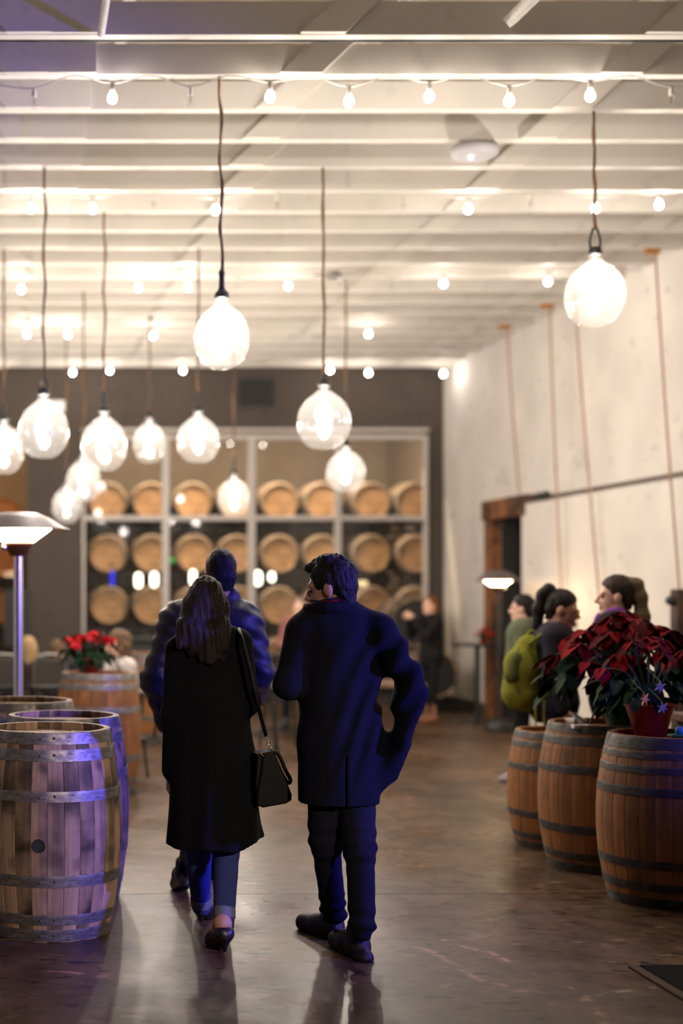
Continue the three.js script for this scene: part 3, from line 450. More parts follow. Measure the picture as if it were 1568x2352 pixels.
// ================================================================ furniture
function stool(label, x, z, turn, back) {
  const t = thing('bar_stool', label, 'stool', [x, 0, -z], turn), h = 0.66;
  part('seat', rbox(0.32, 0.025, 0.32, 0.012, 3), M.iron, t, [0, h, 0]);
  for (const a of [-1, 1]) for (const b of [-1, 1]) part('leg', bar(V(a * 0.13, h - 0.01, b * 0.13), V(a * 0.2, 0, b * 0.2), 0.014), M.iron, t);
  for (const e of [-1, 1]) { part('footrest', bar(V(-0.178, 0.2, e * 0.178), V(0.178, 0.2, e * 0.178), 0.009), M.iron, t); part('footrest', bar(V(e * 0.178, 0.2, -0.178), V(e * 0.178, 0.2, 0.178), 0.009), M.iron, t); }
  for (const e of [-1, 1]) part('bow', tube([V(-0.13, h - 0.2, e * 0.14), V(-0.1, h - 0.06, e * 0.135), V(0.1, h - 0.06, e * 0.135), V(0.14, h - 0.2, e * 0.14)], 0.008, 20), M.iron, t);
  if (back) { part('back_frame', tube([V(-0.15, h, 0.15), V(-0.16, h + 0.2, 0.18), V(-0.13, h + 0.3, 0.19), V(0.13, h + 0.3, 0.19), V(0.16, h + 0.2, 0.18), V(0.15, h, 0.15)], 0.012, 40), M.steel, t); part('back_panel', rbox(0.29, 0.26, 0.012, 0.005, 2), std(C(0.06, 0.055, 0.05), 0.5, { metalness: 0.4 }), t, [0, h + 0.15, 0.175], [0.08, 0, 0]); }
  return t;
}
stool('dark backless bar stool left of the man in the shiny jacket', (350 - PX) * 13.4 / FOCAL, 13.4, 0.1, false);
stool('grey metal stool with a low back in front of the brown-haired guest', (108 - PX) * 14.2 / FOCAL, 14.2, 0.15, true);
stool('grey metal stool with a low back at the left edge by the heater pole', (5 - PX) * 14.2 / FOCAL, 14.2, 0.1, true);
stool('dark bar stool seen between the woman in black and the man in navy', (655 - PX) * 14.6 / FOCAL, 14.6, 0.2, false);
stool('dark bar stool hidden behind the handbag', (590 - PX) * 14.1 / FOCAL, 14.1, -0.2, false);
{ const t = thing('long_table', 'long dark table with a pale top edge behind the walking couple', 'table', floorAt(720, 15.9)); part('tabletop', metreUV(rbox(2.3, 0.05, 0.7, 0.01), 0.8), std(C(0.34, 0.22, 0.14), 0.5, { map: T.wood }), t, [0, 0.575, 0]); part('apron', rbox(2.1, 0.12, 0.5, 0.01), M.dark, t, [0, 0.49, 0]); for (const a of [-1, 1]) for (const b of [-1, 1]) part('leg', rbox(0.07, 0.44, 0.07, 0.008), M.dark, t, [a * 1.0, 0.22, b * 0.22]); }
{ const t = thing('side_counter', 'low dark counter below the window behind the seated guests', 'counter', floorAt(330, 18.9)); part('counter_top', rbox(1.9, 0.05, 0.6, 0.01), M.iron, t, [0, 0.97, 0]); part('cabinet', rbox(1.8, 0.94, 0.5, 0.01), M.dark, t, [0, 0.475, 0]);
  for (let i = 0; i < 9; i++) { const x = -0.75 + i * 0.19, b = thing('glass_tumbler', `small clear tumbler on the dark counter, ${['first', 'second', 'third', 'fourth', 'fifth', 'sixth', 'seventh', 'eighth', 'last'][i]} from the left`, 'glass', [t.position.x + x, 0.996, t.position.z + 0.1 + (i % 2) * 0.08], 0, 'tumblers on the dark counter'); part('glass', lathe([[0, 0.004], [0.03, 0.004], [0.038, 0.12], [0.034, 0.12], [0.027, 0.012], [0, 0.012]], 20), M.clearBulb, b); } }
{ const t = thing('bistro_table', 'tall round bistro table with a thin black top and pole by the timber doorway', 'table', floorAt(1096, 17.55)); part('tabletop', lathe([[0, 0.93], [0.3, 0.93], [0.305, 0.945], [0.3, 0.96], [0, 0.96]], 40), M.black, t); part('pole', cyl(0.032, 0.032, 0.92, 20).translate(0, 0.47, 0), M.black, t); part('base', lathe([[0, 0], [0.24, 0], [0.245, 0.012], [0.05, 0.035], [0.032, 0.06], [0, 0.06]], 36), M.black, t); }
{ const t = thing('dining_table', 'dark table in front of the seated guests at left', 'table', floorAt(60, 17.3)); part('tabletop', rbox(1.8, 0.04, 0.8, 0.01), M.dark, t, [0, 0.74, 0]); for (const a of [-1, 1]) for (const b of [-1, 1]) part('leg', rbox(0.05, 0.72, 0.05, 0.006), M.iron, t, [a * 0.8, 0.36, b * 0.32]); }
{ const z = 5.62, p = at(1441, 2222, zOf(2222)), t = thing('floor_mat', 'black floor mat with a brown border in the lower right corner', 'mat', [p.x, 0, p.z]);
  part('mat_border', rbox(1.6, 0.012, 1.2, 0.005).translate(0.8, 0.006, 0.6), phy(C(0.09, 0.065, 0.05), 1, { specularIntensity: 0.2 }), t); part('mat_pile', rbox(1.55, 0.008, 1.15, 0.004).translate(0.815, 0.0135, 0.595), phy(C(0.008, 0.007, 0.007), 1, { specularIntensity: 0.1 }), t); }

// ================================================================ poinsettias
function leafGeo(w, h, fold, lobes) {                                 // pointed leaf along +z with a folded midrib, slightly thick look from its fold
  const n = 8, pos = [], idx = []; const prof2 = (t) => w * (Math.sin(Math.PI * Math.pow(t, 0.8)) * 0.5 + (lobes ? 0.09 * Math.max(0, Math.sin(t * Math.PI * 3.2)) : 0)) * (t < 1 ? 1 : 0);
  for (let i = 0; i <= n; i++) { const t = i / n, q = prof2(t), y = -0.25 * h * t * t; pos.push(-q, y + fold * q, t * h, 0, y, t * h, q, y + fold * q, t * h); }
  for (let i = 0; i < n; i++) { const a = i * 3; for (const k of [0, 1]) idx.push(a + k, a + k + 3, a + k + 1, a + k + 1, a + k + 3, a + k + 4); }
  const g = new THREE.BufferGeometry(); g.setAttribute('position', new THREE.Float32BufferAttribute(pos, 3)); g.setIndex(idx); g.computeVertexNormals(); return g;
}
const LEAVES = [leafGeo(0.075, 0.15, 0.25, true), leafGeo(0.065, 0.13, 0.4, false), leafGeo(0.085, 0.16, 0.15, true)];
function poinsettia(label, pos, R, H, potR, potH, potMat, heads, greens, scale, aim) {
  const reds = aim?.bright ? [M.redBright, M.redBright, M.redLeaf2] : [M.redLeaf, M.redLeaf2, M.redLeaf3];
  const t = thing('poinsettia', label, 'plant', pos);
  part('pot', lathe([[0, 0], [potR * 0.62, 0], [potR * 0.64, 0.01], [potR, potH * 0.9], [potR * 1.12, potH], [potR * 1.08, potH + 0.004], [potR * 0.9, potH * 0.88], [0, potH * 0.86]].map(([a, b]) => [a, b]), 28), potMat, t);
  const stems = [];
  for (let i = 0; i < heads; i++) {
    const a = i * 2.39996 + 0.5, q = Math.sqrt((i + 0.5) / heads), x = Math.sin(a) * R * q * (aim?.sx ?? 1), z = Math.cos(a) * R * 0.8 * q, y = potH + H * (1 - (aim?.drop ?? 0.42) * q * q) + rnd(-0.03, 0.03);
    stems.push(tube([V(0, potH * 0.8, 0), V(x * 0.5, potH + H * 0.45, z * 0.5), V(x, y, z)], 0.006, 10, 5));
    const nb = 6 + (i % 3);
    for (let b = 0; b < nb; b++) { const m = part('bract', LEAVES[b % 3], reds[(i + b * 2) % 3], t, [x, y, z]); m.rotation.order = 'YXZ'; m.rotation.set(rnd(0.0, 0.55) + q * 0.25, b / nb * 6.283 + rnd(-0.25, 0.25), rnd(-0.25, 0.25)); m.scale.setScalar(scale * rnd(0.75, 1.1)); }
  }
  part('stems', merge(stems), M.stem, t).name = 'stem';
  for (let i = 0; i < greens; i++) {
    const a = i * 2.39996, q = Math.sqrt((i % 17 + 1) / 17), x = Math.sin(a) * R * (0.35 + 0.6 * q), z = Math.cos(a) * R * 0.8 * (0.35 + 0.6 * q), y = potH * 0.8 + H * rnd(0.1, 0.8) * (1.0 - 0.35 * q);
    const m = part('leaf', LEAVES[i % 3], i % 3 ? M.greenLeaf : M.greenLeaf2, t, [x, y, z]); m.rotation.order = 'YXZ'; m.rotation.set(rnd(0.2, 1.0), a + rnd(-0.6, 0.6), rnd(-0.3, 0.3)); m.scale.setScalar(scale * rnd(0.9, 1.35));
  }
  return t;
}
{ const p = at(209, 1556, 11.5); poinsettia('red poinsettia in a red foil pot on the honey coloured barrel', [p.x, 0.918, p.z], 0.22, 0.24, 0.085, 0.14, M.redFoil, 11, 46, 0.62, { bright: true }); }
{ const p = at(1110, 1480, 17.5); poinsettia('small red poinsettia on the tall black bistro table', [p.x, 0.96, p.z], 0.09, 0.11, 0.055, 0.1, M.redFoil, 4, 8, 0.5, { bright: true }); }
poinsettia('huge dark red poinsettia in a green foil pot on the middle right barrel', [3.56, 0.805, -8.28], 0.42, 0.40, 0.16, 0.26, M.greenFoil, 24, 120, 1.0, { drop: 0.66 });
poinsettia('red poinsettia in a red foil pot with star ornaments on the front right barrel', [3.40, 0.83, -7.62], 0.26, 0.36, 0.12, 0.17, M.redFoil, 8, 60, 0.8);
// star ornaments hung on that plant
const starShape = (() => { const s = new THREE.Shape(); for (let i = 0; i < 12; i++) { const a = i * Math.PI / 6, r = i % 2 ? 0.011 : 0.032; i ? s.lineTo(Math.sin(a) * r, Math.cos(a) * r) : s.moveTo(0, r); } return new THREE.ExtrudeGeometry(s, { depth: 0.004, bevelEnabled: true, bevelSize: 0.001, bevelThickness: 0.001, bevelSegments: 1 }); })();
[[1515, 1578, 'pale star ornament among the dark leaves above the red foil pot'], [1521, 1626, 'pale star ornament on the rim of the red foil pot'], [1480, 1606, 'orange star ornament at the left of the red foil pot']].forEach(([x, y, label], i) => { const t = thing('star_ornament', label, 'ornament', at(x, y, 7.22)); part('star', starShape, i === 2 ? M.copper : std(C(0.14, 0.11, 0.10), 0.6), t, null, [0, 0.2 * i, 0.2 * i]); part('thread', bar(V(0, 0.03, 0), V(0, 0.09, -0.16), 0.0015), M.stem, t); });
{ const p = at(1334, 1651, 8.18), t = thing('table_card', 'small white card lying on the middle right barrel', 'card', [p.x, 0.818, p.z]); part('card', rbox(0.105, 0.02, 0.06, 0.003), M.white, t, [0, 0.012, 0]); part('card_front', rbox(0.1, 0.018, 0.002, 0.0005), M.white, t, [0, 0.012, 0.031]); }
{ const p = at(1560, 1668, 7.3), t = thing('toy_bird', 'small blue and green ornament at the right edge of the front barrel', 'ornament', [p.x, 0.86, p.z]); part('body', new THREE.SphereGeometry(0.022, 16, 12).scale(1, 1.1, 1), std(C(0.02, 0.25, 0.5), 0.4), t, [0, 0.03, 0]); part('tray', lathe([[0, 0], [0.05, 0], [0.06, 0.012], [0, 0.014]], 24), std(C(0.02, 0.12, 0.08), 0.4), t); part('stand', rbox(0.08, 0.055, 0.06, 0.006), M.timber, t, [0, -0.028, 0]); }
{ const t = thing('crumpled_napkin', 'crumpled white napkin on the middle right barrel behind the white card', 'napkin', [3.38, 0.806, -8.56]); part('napkin', new THREE.ConeGeometry(0.05, 0.08, 7).scale(1, 1, 0.6), M.white, t, [0, 0.04, 0], [0, 0, 0.5]); part('fold', new THREE.ConeGeometry(0.035, 0.05, 5), M.white, t, [-0.05, 0.025, 0], [0, 0, 1.1]);
  const s = thing('serving_shelf', 'dark wooden shelf standing behind the right barrels', 'shelf', [4.85, 0, -8.7]); part('shelf_top', rbox(1.6, 0.05, 0.3, 0.008), std(C(0.1, 0.045, 0.03), 0.6), s, [0, 0.835, 0]); for (const a of [-1, 1]) part('shelf_leg', rbox(0.06, 0.81, 0.25, 0.008), M.dark, s, [a * 0.72, 0.405, 0]); }
// ================================================================ people: smooth-joined capsules and ellipsoids, meshed with surface nets
const cap = (a, b, ra, rb, o = {}) => ({ a, b, ra, rb: rb ?? ra, ...o });               // tapered capsule; o.f flattens it along z
const ell = (c, r, o = {}) => ({ c, r, ...o });                                         // ellipsoid; o.m turns it
const tri = (a, b, c, r, o = {}) => ({ t: [a, b, c], r3: r, ...o });                    // thick triangle
function bounds(p) {
  const lo = [9e9, 9e9, 9e9], hi = [-9e9, -9e9, -9e9], add = (v, r) => { [v.x, v.y, v.z].forEach((q, i) => { lo[i] = Math.min(lo[i], q - r); hi[i] = Math.max(hi[i], q + r); }); };
  if (p.a) { add(p.a, p.ra); add(p.b, p.rb); } else if (p.c) add(p.c, Math.max(p.r[0], p.r[1], p.r[2])); else for (const v of p.t) add(v, p.r3);
  return [lo, hi];
}
function distTo(p) {
  if (p.a) {
    const { a, b, ra, rb } = p, f = p.f ?? 1, dx = b.x - a.x, dy = b.y - a.y, dz = (b.z - a.z), L2 = dx * dx + dy * dy + dz * dz + 1e-9;
    return (x, y, z) => { let px = x - a.x, py = y - a.y, pz = z - a.z; const t = Math.max(0, Math.min(1, (px * dx + py * dy + pz * dz) / L2)); px -= dx * t; py -= dy * t; pz = (pz - dz * t) / f; return (Math.sqrt(px * px + py * py + pz * pz) - (ra + (rb - ra) * t)) * (f < 1 ? f * 0.5 + 0.5 : 1); };
  }
  if (p.c) {
    const { c, r, m } = p; return (x, y, z) => { let px = x - c.x, py = y - c.y, pz = z - c.z; if (m) { const qx = m[0].x * px + m[0].y * py + m[0].z * pz, qy = m[1].x * px + m[1].y * py + m[1].z * pz, qz = m[2].x * px + m[2].y * py + m[2].z * pz; px = qx; py = qy; pz = qz; }
      const k0 = Math.hypot(px / r[0], py / r[1], pz / r[2]), k1 = Math.hypot(px / r[0] ** 2, py / r[1] ** 2, pz / r[2] ** 2); return k1 < 1e-6 ? -Math.min(...r) : k0 * (k0 - 1) / k1; };
  }
  const [a, b, c] = p.t, q = new THREE.Vector3(), T3 = new THREE.Triangle(a, b, c), o = new THREE.Vector3(); return (x, y, z) => { T3.closestPointToPoint(q.set(x, y, z), o); return o.distanceTo(q) - p.r3; };
}
function sdf(prims, cell, k = 0.03, post) {
  const lo = [9e9, 9e9, 9e9], hi = [-9e9, -9e9, -9e9], M3 = 3 * cell, margin = k + M3;
  for (const p of prims) { const [l, h] = bounds(p); for (let i = 0; i < 3; i++) { lo[i] = Math.min(lo[i], l[i] - M3); hi[i] = Math.max(hi[i], h[i] + M3); } }
  const n = [0, 1, 2].map((i) => Math.ceil((hi[i] - lo[i]) / cell) + 1), [nx, ny, nz] = n, d = new Float32Array(nx * ny * nz).fill(1);
  for (const p of prims) {
    const [l, h] = bounds(p), f = distTo(p), kk = p.k ?? k, i0 = [0, 1, 2].map((i) => Math.max(0, Math.floor((l[i] - margin - lo[i]) / cell))), i1 = [0, 1, 2].map((i) => Math.min(n[i] - 1, Math.ceil((h[i] + margin - lo[i]) / cell)));
    for (let z = i0[2]; z <= i1[2]; z++) for (let y = i0[1]; y <= i1[1]; y++) for (let x = i0[0]; x <= i1[0]; x++) {
      const at = x + nx * (y + ny * z), v = f(lo[0] + x * cell, lo[1] + y * cell, lo[2] + z * cell), w = d[at];
      if (p.cut) { d[at] = Math.max(w, -v); continue; }
      const e = Math.max(0, kk - Math.abs(v - w)) / kk; d[at] = Math.min(v, w) - e * e * kk * 0.25;
    }
  }
  if (post) for (let z = 0; z < nz; z++) for (let y = 0; y < ny; y++) for (let x = 0; x < nx; x++) { const at = x + nx * (y + ny * z); if (d[at] < 0.12) d[at] = post(d[at], lo[0] + x * cell, lo[1] + y * cell, lo[2] + z * cell); }
  const id = new Int32Array(d.length).fill(-1), pos = [], idx = [], E = [[0, 1], [0, 2], [0, 4], [1, 3], [1, 5], [2, 3], [2, 6], [3, 7], [4, 5], [4, 6], [5, 7], [6, 7]], off = [0, 1, nx, nx + 1, nx * ny, nx * ny + 1, nx * ny + nx, nx * ny + nx + 1];
  for (let z = 0; z < nz - 1; z++) for (let y = 0; y < ny - 1; y++) for (let x = 0; x < nx - 1; x++) {
    const at = x + nx * (y + ny * z); let m = 0; for (let i = 0; i < 8; i++) if (d[at + off[i]] < 0) m |= 1 << i; if (m === 0 || m === 255) continue;
    let sx = 0, sy = 0, sz = 0, c = 0; for (const [a, b] of E) { if (((m >> a) & 1) === ((m >> b) & 1)) continue; const va = d[at + off[a]], vb = d[at + off[b]], t = va / (va - vb); sx += (a & 1) + t * ((b & 1) - (a & 1)); sy += ((a >> 1) & 1) + t * (((b >> 1) & 1) - ((a >> 1) & 1)); sz += (a >> 2) + t * ((b >> 2) - (a >> 2)); c++; }
    id[at] = pos.length / 3; pos.push(lo[0] + (x + sx / c) * cell, lo[1] + (y + sy / c) * cell, lo[2] + (z + sz / c) * cell);
  }
  const S = [1, nx, nx * ny];
  for (let z = 1; z < nz - 1; z++) for (let y = 1; y < ny - 1; y++) for (let x = 1; x < nx - 1; x++) {
    const at = x + nx * (y + ny * z), a = d[at] < 0;
    for (let e = 0; e < 3; e++) { if (a === d[at + S[e]] < 0) continue; const u = S[(e + 1) % 3], v = S[(e + 2) % 3], q = [id[at - u - v], id[at - v], id[at], id[at - u]]; if (a) idx.push(q[0], q[1], q[2], q[0], q[2], q[3]); else idx.push(q[0], q[2], q[1], q[0], q[3], q[2]); }
  }
  const g = new THREE.BufferGeometry(); g.setAttribute('position', new THREE.Float32BufferAttribute(pos, 3)); g.setIndex(idx); g.computeVertexNormals();
  const uv = new Float32Array(pos.length / 3 * 2); for (let i = 0; i < uv.length / 2; i++) { uv[2 * i] = (pos[3 * i] + pos[3 * i + 2]) * 8; uv[2 * i + 1] = pos[3 * i + 1] * 8; } g.setAttribute('uv', new THREE.BufferAttribute(uv, 2));
  return g;
}
const n3 = (x, y, z, s = 0) => { const f = (a, b, c) => vnoise(a + 50, b + 50, 4096, 4096, s + c); const zi = Math.floor(z), t = z - zi, w = t * t * (3 - 2 * t); return (f(x, y, zi) * (1 - w) + f(x, y, zi + 1) * w) * 2 - 1; };
// a head's own frame: face looks along 'dir' (yaw 0 = to the camera, 90 = to the right of the picture, 180 = away)
function frameOf(c, yaw, pitch = 0, roll = 0, s = 1) {
  const e = new THREE.Euler(pitch * Math.PI / 180, yaw * Math.PI / 180, roll * Math.PI / 180, 'YXZ'), q = new THREE.Quaternion().setFromEuler(e), X = V(1, 0, 0).applyQuaternion(q), Y = V(0, 1, 0).applyQuaternion(q), Z = V(0, 0, 1).applyQuaternion(q);
  return { c, s, m: [X, Y, Z], P: (x, y, z) => c.clone().addScaledVector(X, x * s).addScaledVector(Y, y * s).addScaledVector(Z, z * s), local: (x, y, z) => { const p = V(x - c.x, y - c.y, z - c.z); return [p.dot(X) / s, p.dot(Y) / s, p.dot(Z) / s]; }, q };
}
const fell = (F, x, y, z, a, b, c, o = {}) => ell(F.P(x, y, z), [a * F.s, b * F.s, c * F.s], { m: F.m, ...o });
const fcap = (F, a, b, ra, rb, o = {}) => cap(F.P(...a), F.P(...b), ra * F.s, (rb ?? ra) * F.s, o);
function headPrims(F, neckTo, neckR = 0.056) {
  return [fell(F, 0, 0.032, -0.012, 0.073, 0.092, 0.092), fell(F, 0, -0.03, 0.024, 0.06, 0.085, 0.064), fcap(F, [-0.012, -0.1, 0.062], [0.012, -0.1, 0.062], 0.022, 0.022, { k: 0.025 }), fcap(F, [-0.045, -0.07, 0.0], [-0.02, -0.098, 0.05], 0.022, 0.02), fcap(F, [0.045, -0.07, 0.0], [0.02, -0.098, 0.05], 0.022, 0.02),
    fcap(F, [0, 0.018, 0.084], [0, -0.024, 0.106], 0.008, 0.013, { k: 0.012 }), fcap(F, [-0.014, -0.032, 0.09], [0.014, -0.032, 0.09], 0.009, 0.009, { k: 0.01 }), fcap(F, [-0.034, 0.026, 0.072], [0.034, 0.026, 0.072], 0.013, 0.013, { k: 0.015 }),
    fcap(F, [-0.018, -0.056, 0.083], [0.018, -0.056, 0.083], 0.0075, 0.0075, { k: 0.008 }), fcap(F, [-0.015, -0.068, 0.081], [0.015, -0.068, 0.081], 0.008, 0.008, { k: 0.008 }),
    fell(F, -0.076, -0.006, -0.008, 0.011, 0.033, 0.02, { k: 0.01 }), fell(F, 0.076, -0.006, -0.008, 0.011, 0.033, 0.02, { k: 0.01 }),
    cap(F.P(0, -0.05, -0.025), neckTo, neckR * F.s, (neckR + 0.008) * F.s)];
}
const eyeGeo = new THREE.SphereGeometry(0.0125, 14, 10);
function hairCap(F, t = 0.012) { return [fell(F, 0, 0.046, -0.02, 0.068 + t * 0.9, 0.086 + t, 0.09 + t * 0.9), fcap(F, [-0.022, -0.01, -0.066], [-0.018, -0.07, -0.058], 0.047, 0.036), fcap(F, [0.022, -0.01, -0.066], [0.018, -0.07, -0.058], 0.047, 0.036)]; }
function hairCut(F, o = {}) {                                            // leaves the face, the ears and the neck free
  const front = o.front ?? 0.085, nape = o.nape ?? -0.085, rough = o.rough ?? 0.003;
  return (d, x, y, z) => { const [lx, ly, lz] = F.local(x, y, z), t = Math.max(0, Math.min(1, (ly - 0.03) / 0.06)), u = Math.max(0, Math.min(1, (ly + 0.045) / 0.03)); const side = o.side ?? 0.03, zf = ly > 0.03 ? side + (front - side) * t + Math.max(0, ly - 0.09) * 3 : -0.035 + (side + 0.035) * u; d += rough * (n3(lx * 55, ly * 22, lz * 55, 7) + 0.6 * n3(lx * 130, ly * 60, lz * 130, 17)); return Math.max(d, (lz - zf) * 0.75 * F.s, (nape - ly + 0.15 * Math.abs(lx)) * F.s); };
}
// hand: five fingers from a palm. fw = along the fingers, up = back of the hand, thumb side t = +1 / -1
function handPrims(w, fw, up, t, curl = 0.5, s = 1) {
  fw = fw.clone().normalize(); const side = new THREE.Vector3().crossVectors(fw, up).normalize().multiplyScalar(t); up = new THREE.Vector3().crossVectors(side, fw).normalize().multiplyScalar(t);
  const at3 = (a, b, c) => w.clone().addScaledVector(fw, a * s).addScaledVector(side, b * s).addScaledVector(up, c * s), out = [];
  for (const b of [-0.026, -0.009, 0.009, 0.026]) out.push(cap(at3(0.015, b * 0.7, 0), at3(0.085, b, 0), 0.014 * s, 0.0125 * s, { k: 0.014 }));
  [[-0.029, 0.058], [-0.010, 0.074], [0.010, 0.08], [0.029, 0.072]].forEach(([b, len], i) => { let p = at3(0.088, b, 0), a = curl * (0.75 + 0.12 * i); for (const [q, r] of [[0.44, 0.0088], [0.31, 0.008], [0.25, 0.0072]]) { const n = p.clone().addScaledVector(fw, Math.cos(a) * len * q * s).addScaledVector(up, -Math.sin(a) * len * q * s); out.push(cap(p, n, r * s, r * 0.92 * s, { k: 0.006 })); p = n; a += curl * 0.8; } });
  const t0 = at3(0.02, 0.028, -0.008), t1 = at3(0.058, 0.052, -0.018), t2 = at3(0.085, 0.056, -0.03); out.push(cap(t0, t1, 0.0125 * s, 0.0105 * s, { k: 0.012 }), cap(t1, t2, 0.01 * s, 0.0085 * s, { k: 0.006 }));
  return out;
}
function shoeGeo(heel, dir, s = 1, o = {}) {                            // heel point on the ground, dir along the foot
  const f = V(dir.x, 0, dir.z).normalize(), c = o.lift ?? 0, P = (a, y, b = 0) => V(heel.x + f.x * a * s - f.z * b * s, heel.y + y * s + (a < 0.1 ? c : c * Math.max(0, 1 - (a - 0.1) / 0.1)), heel.z + f.z * a * s + f.x * b * s);
  const pr = [cap(P(0.04, 0.04), P(0.12, 0.045), 0.042 * s, 0.043 * s), cap(P(0.12, 0.04), P(0.22, 0.03), 0.045 * s, 0.04 * s), cap(P(0.05, 0.05), P(0.055, o.high ?? 0.1), 0.042 * s, 0.045 * s), cap(P(0.0, 0.008), P(0.2, 0.008, 0.008), 0.038 * s, 0.042 * s, { k: 0.012 })];
  return sdf(pr, 0.007, 0.03, (d, x, y, z) => Math.max(d, heel.y + 0.002 + c * Math.max(0, 1 - Math.hypot(x - heel.x, z - heel.z) / 0.18) - y));
}
// a person: J holds joints in world space. Body skin runs through all of them as one mesh; clothes go over it.
function person(label, J, o) {
  const base = V(J.ground.x, 0, J.ground.z), t = thing('person', label, 'person', base), add = (name, g, m) => { g.translate(-base.x, -base.y, -base.z); return part(name, g, m, t); };
  const F = J.head, s = o.s ?? 1, mid = (a, b, k = 0.5) => a.clone().lerp(b, k), R = (v) => v * s, fine = o.fine ?? 0.012;
  const chest = mid(J.shL, J.shR), pel = mid(J.hipL, J.hipR);
  const sl0 = o.slim ?? 1, trunk = [cap(mid(chest, J.shL, 0.75), mid(chest, J.shR, 0.75), R(0.07 * sl0), R(0.07 * sl0)), cap(mid(chest, pel, 0.12), mid(chest, pel, 0.5), R(0.135 * sl0), R(0.125 * sl0), { f: 0.75 * sl0 }), cap(mid(chest, pel, 0.5), pel, R(0.125 * sl0), R(0.14 * sl0), { f: 0.8 * sl0 })];
  const limbs = (e) => [cap(J.shL, J.elL, R(0.045 + e), R(0.036 + e)), cap(J.elL, J.wrL, R(0.036 + e), R(0.025 + e)), cap(J.shR, J.elR, R(0.045 + e), R(0.036 + e)), cap(J.elR, J.wrR, R(0.036 + e), R(0.025 + e))];
  const legs = [cap(J.hipL, J.knL, R(0.07), R(0.048)), cap(J.knL, J.anL, R(0.048), R(0.032)), cap(J.hipR, J.knR, R(0.07), R(0.048)), cap(J.knR, J.anR, R(0.048), R(0.032))];
  const neck = chest.clone().add(V(0, R(0.03), 0));
  const geos = [sdf([...trunk, ...limbs(-0.004), ...legs, cap(chest, neck, R(0.06), R(0.055))], 0.016, 0.03), sdf(headPrims(F, neck), o.headCell ?? 0.006, 0.018)];
  for (const [w, el, tt, cu] of [[J.wrL, J.elL, -1, o.curlL ?? 0.5], [J.wrR, J.elR, 1, o.curlR ?? 0.5]]) geos.push(sdf([cap(mid(w, el, 0.3), w, R(0.028), R(0.024)), ...handPrims(w, w.clone().sub(el), o.handUp ? o.handUp(tt) : V(tt, 0.1, 0.15), tt * (o.flip ?? 1), cu, s)], 0.0045, 0.012));
  add('body', merge(geos), o.skin ?? M.skin);
  for (const e of [-1, 1]) { const q = part('eye', eyeGeo, M.eye, t, F.P(e * 0.03, 0.004, 0.071).sub(base)); q.scale.setScalar(F.s); }
  if (o.jacket) { const q = o.jacket, e = q.e ?? 0.018, sl = q.sleeve ?? 0.016; add(q.name ?? 'jacket', sdf([...limbs(sl).map((p) => ({ ...p })), ...trunk.map((p) => ({ ...p, ra: p.ra + e, rb: p.rb + e })), cap(pel, V(pel.x, q.hem + 0.1, pel.z), R(0.15 + e), R(q.flare ?? 0.16), { f: 0.8 }), ...(q.extra ?? [])], q.cell ?? fine, q.k ?? 0.04, (d, x, y, z) => { if (q.fold) d += q.fold(x, y, z); return Math.max(d, q.hem - y); }), q.mat); }
  if (o.trousers) { const q = o.trousers, e = q.e ?? 0.012; add(q.name ?? 'trousers', sdf([...legs.map((p) => ({ ...p, ra: p.ra + e, rb: p.rb + e * (q.cuff ?? 1) })), cap(J.hipL, J.hipR, R((q.hip ?? 0.1) + e), R((q.hip ?? 0.1) + e)), cap(pel, pel.clone().add(V(0, 0.12, 0)), R(0.13), R(0.12), { f: 0.8 })], q.cell ?? fine, 0.025, (d, x, y, z) => d + (q.fold ? q.fold(x, y, z) : 0)), q.mat); }
  if (o.shoes) for (const [h, dir, oo] of o.shoes) add(o.shoeName ?? 'shoe', shoeGeo(h, dir, o.shoeScale ?? 1, oo), o.shoeMat ?? M.dark);
  if (o.hair) add('hair', sdf(o.hair.prims, o.hair.cell ?? 0.006, o.hair.k ?? 0.02, o.hair.post), o.hair.mat);
  if (o.more) o.more(t, add, base);
  return t;
}
const hairMat = (r, g, b) => phy(C(r, g, b), 0.62, { specularIntensity: 0.45, bumpMap: T.woodBump, bumpScale: 0.004 });
const HAIR = { ash: hairMat(0.12, 0.085, 0.04), black: hairMat(0.006, 0.005, 0.006), brown: hairMat(0.03, 0.015, 0.01), dark: hairMat(0.011, 0.007, 0.007), auburn: hairMat(0.14, 0.05, 0.02), blond: hairMat(0.34, 0.22, 0.11), grey: hairMat(0.16, 0.11, 0.09), lightBrown: hairMat(0.11, 0.065, 0.035) };
const G = (x, y, dy = 0) => { const z = (EYE - dy) * FOCAL / (y - PY); return at(x, y, z); };   // point at height dy seen at x, y

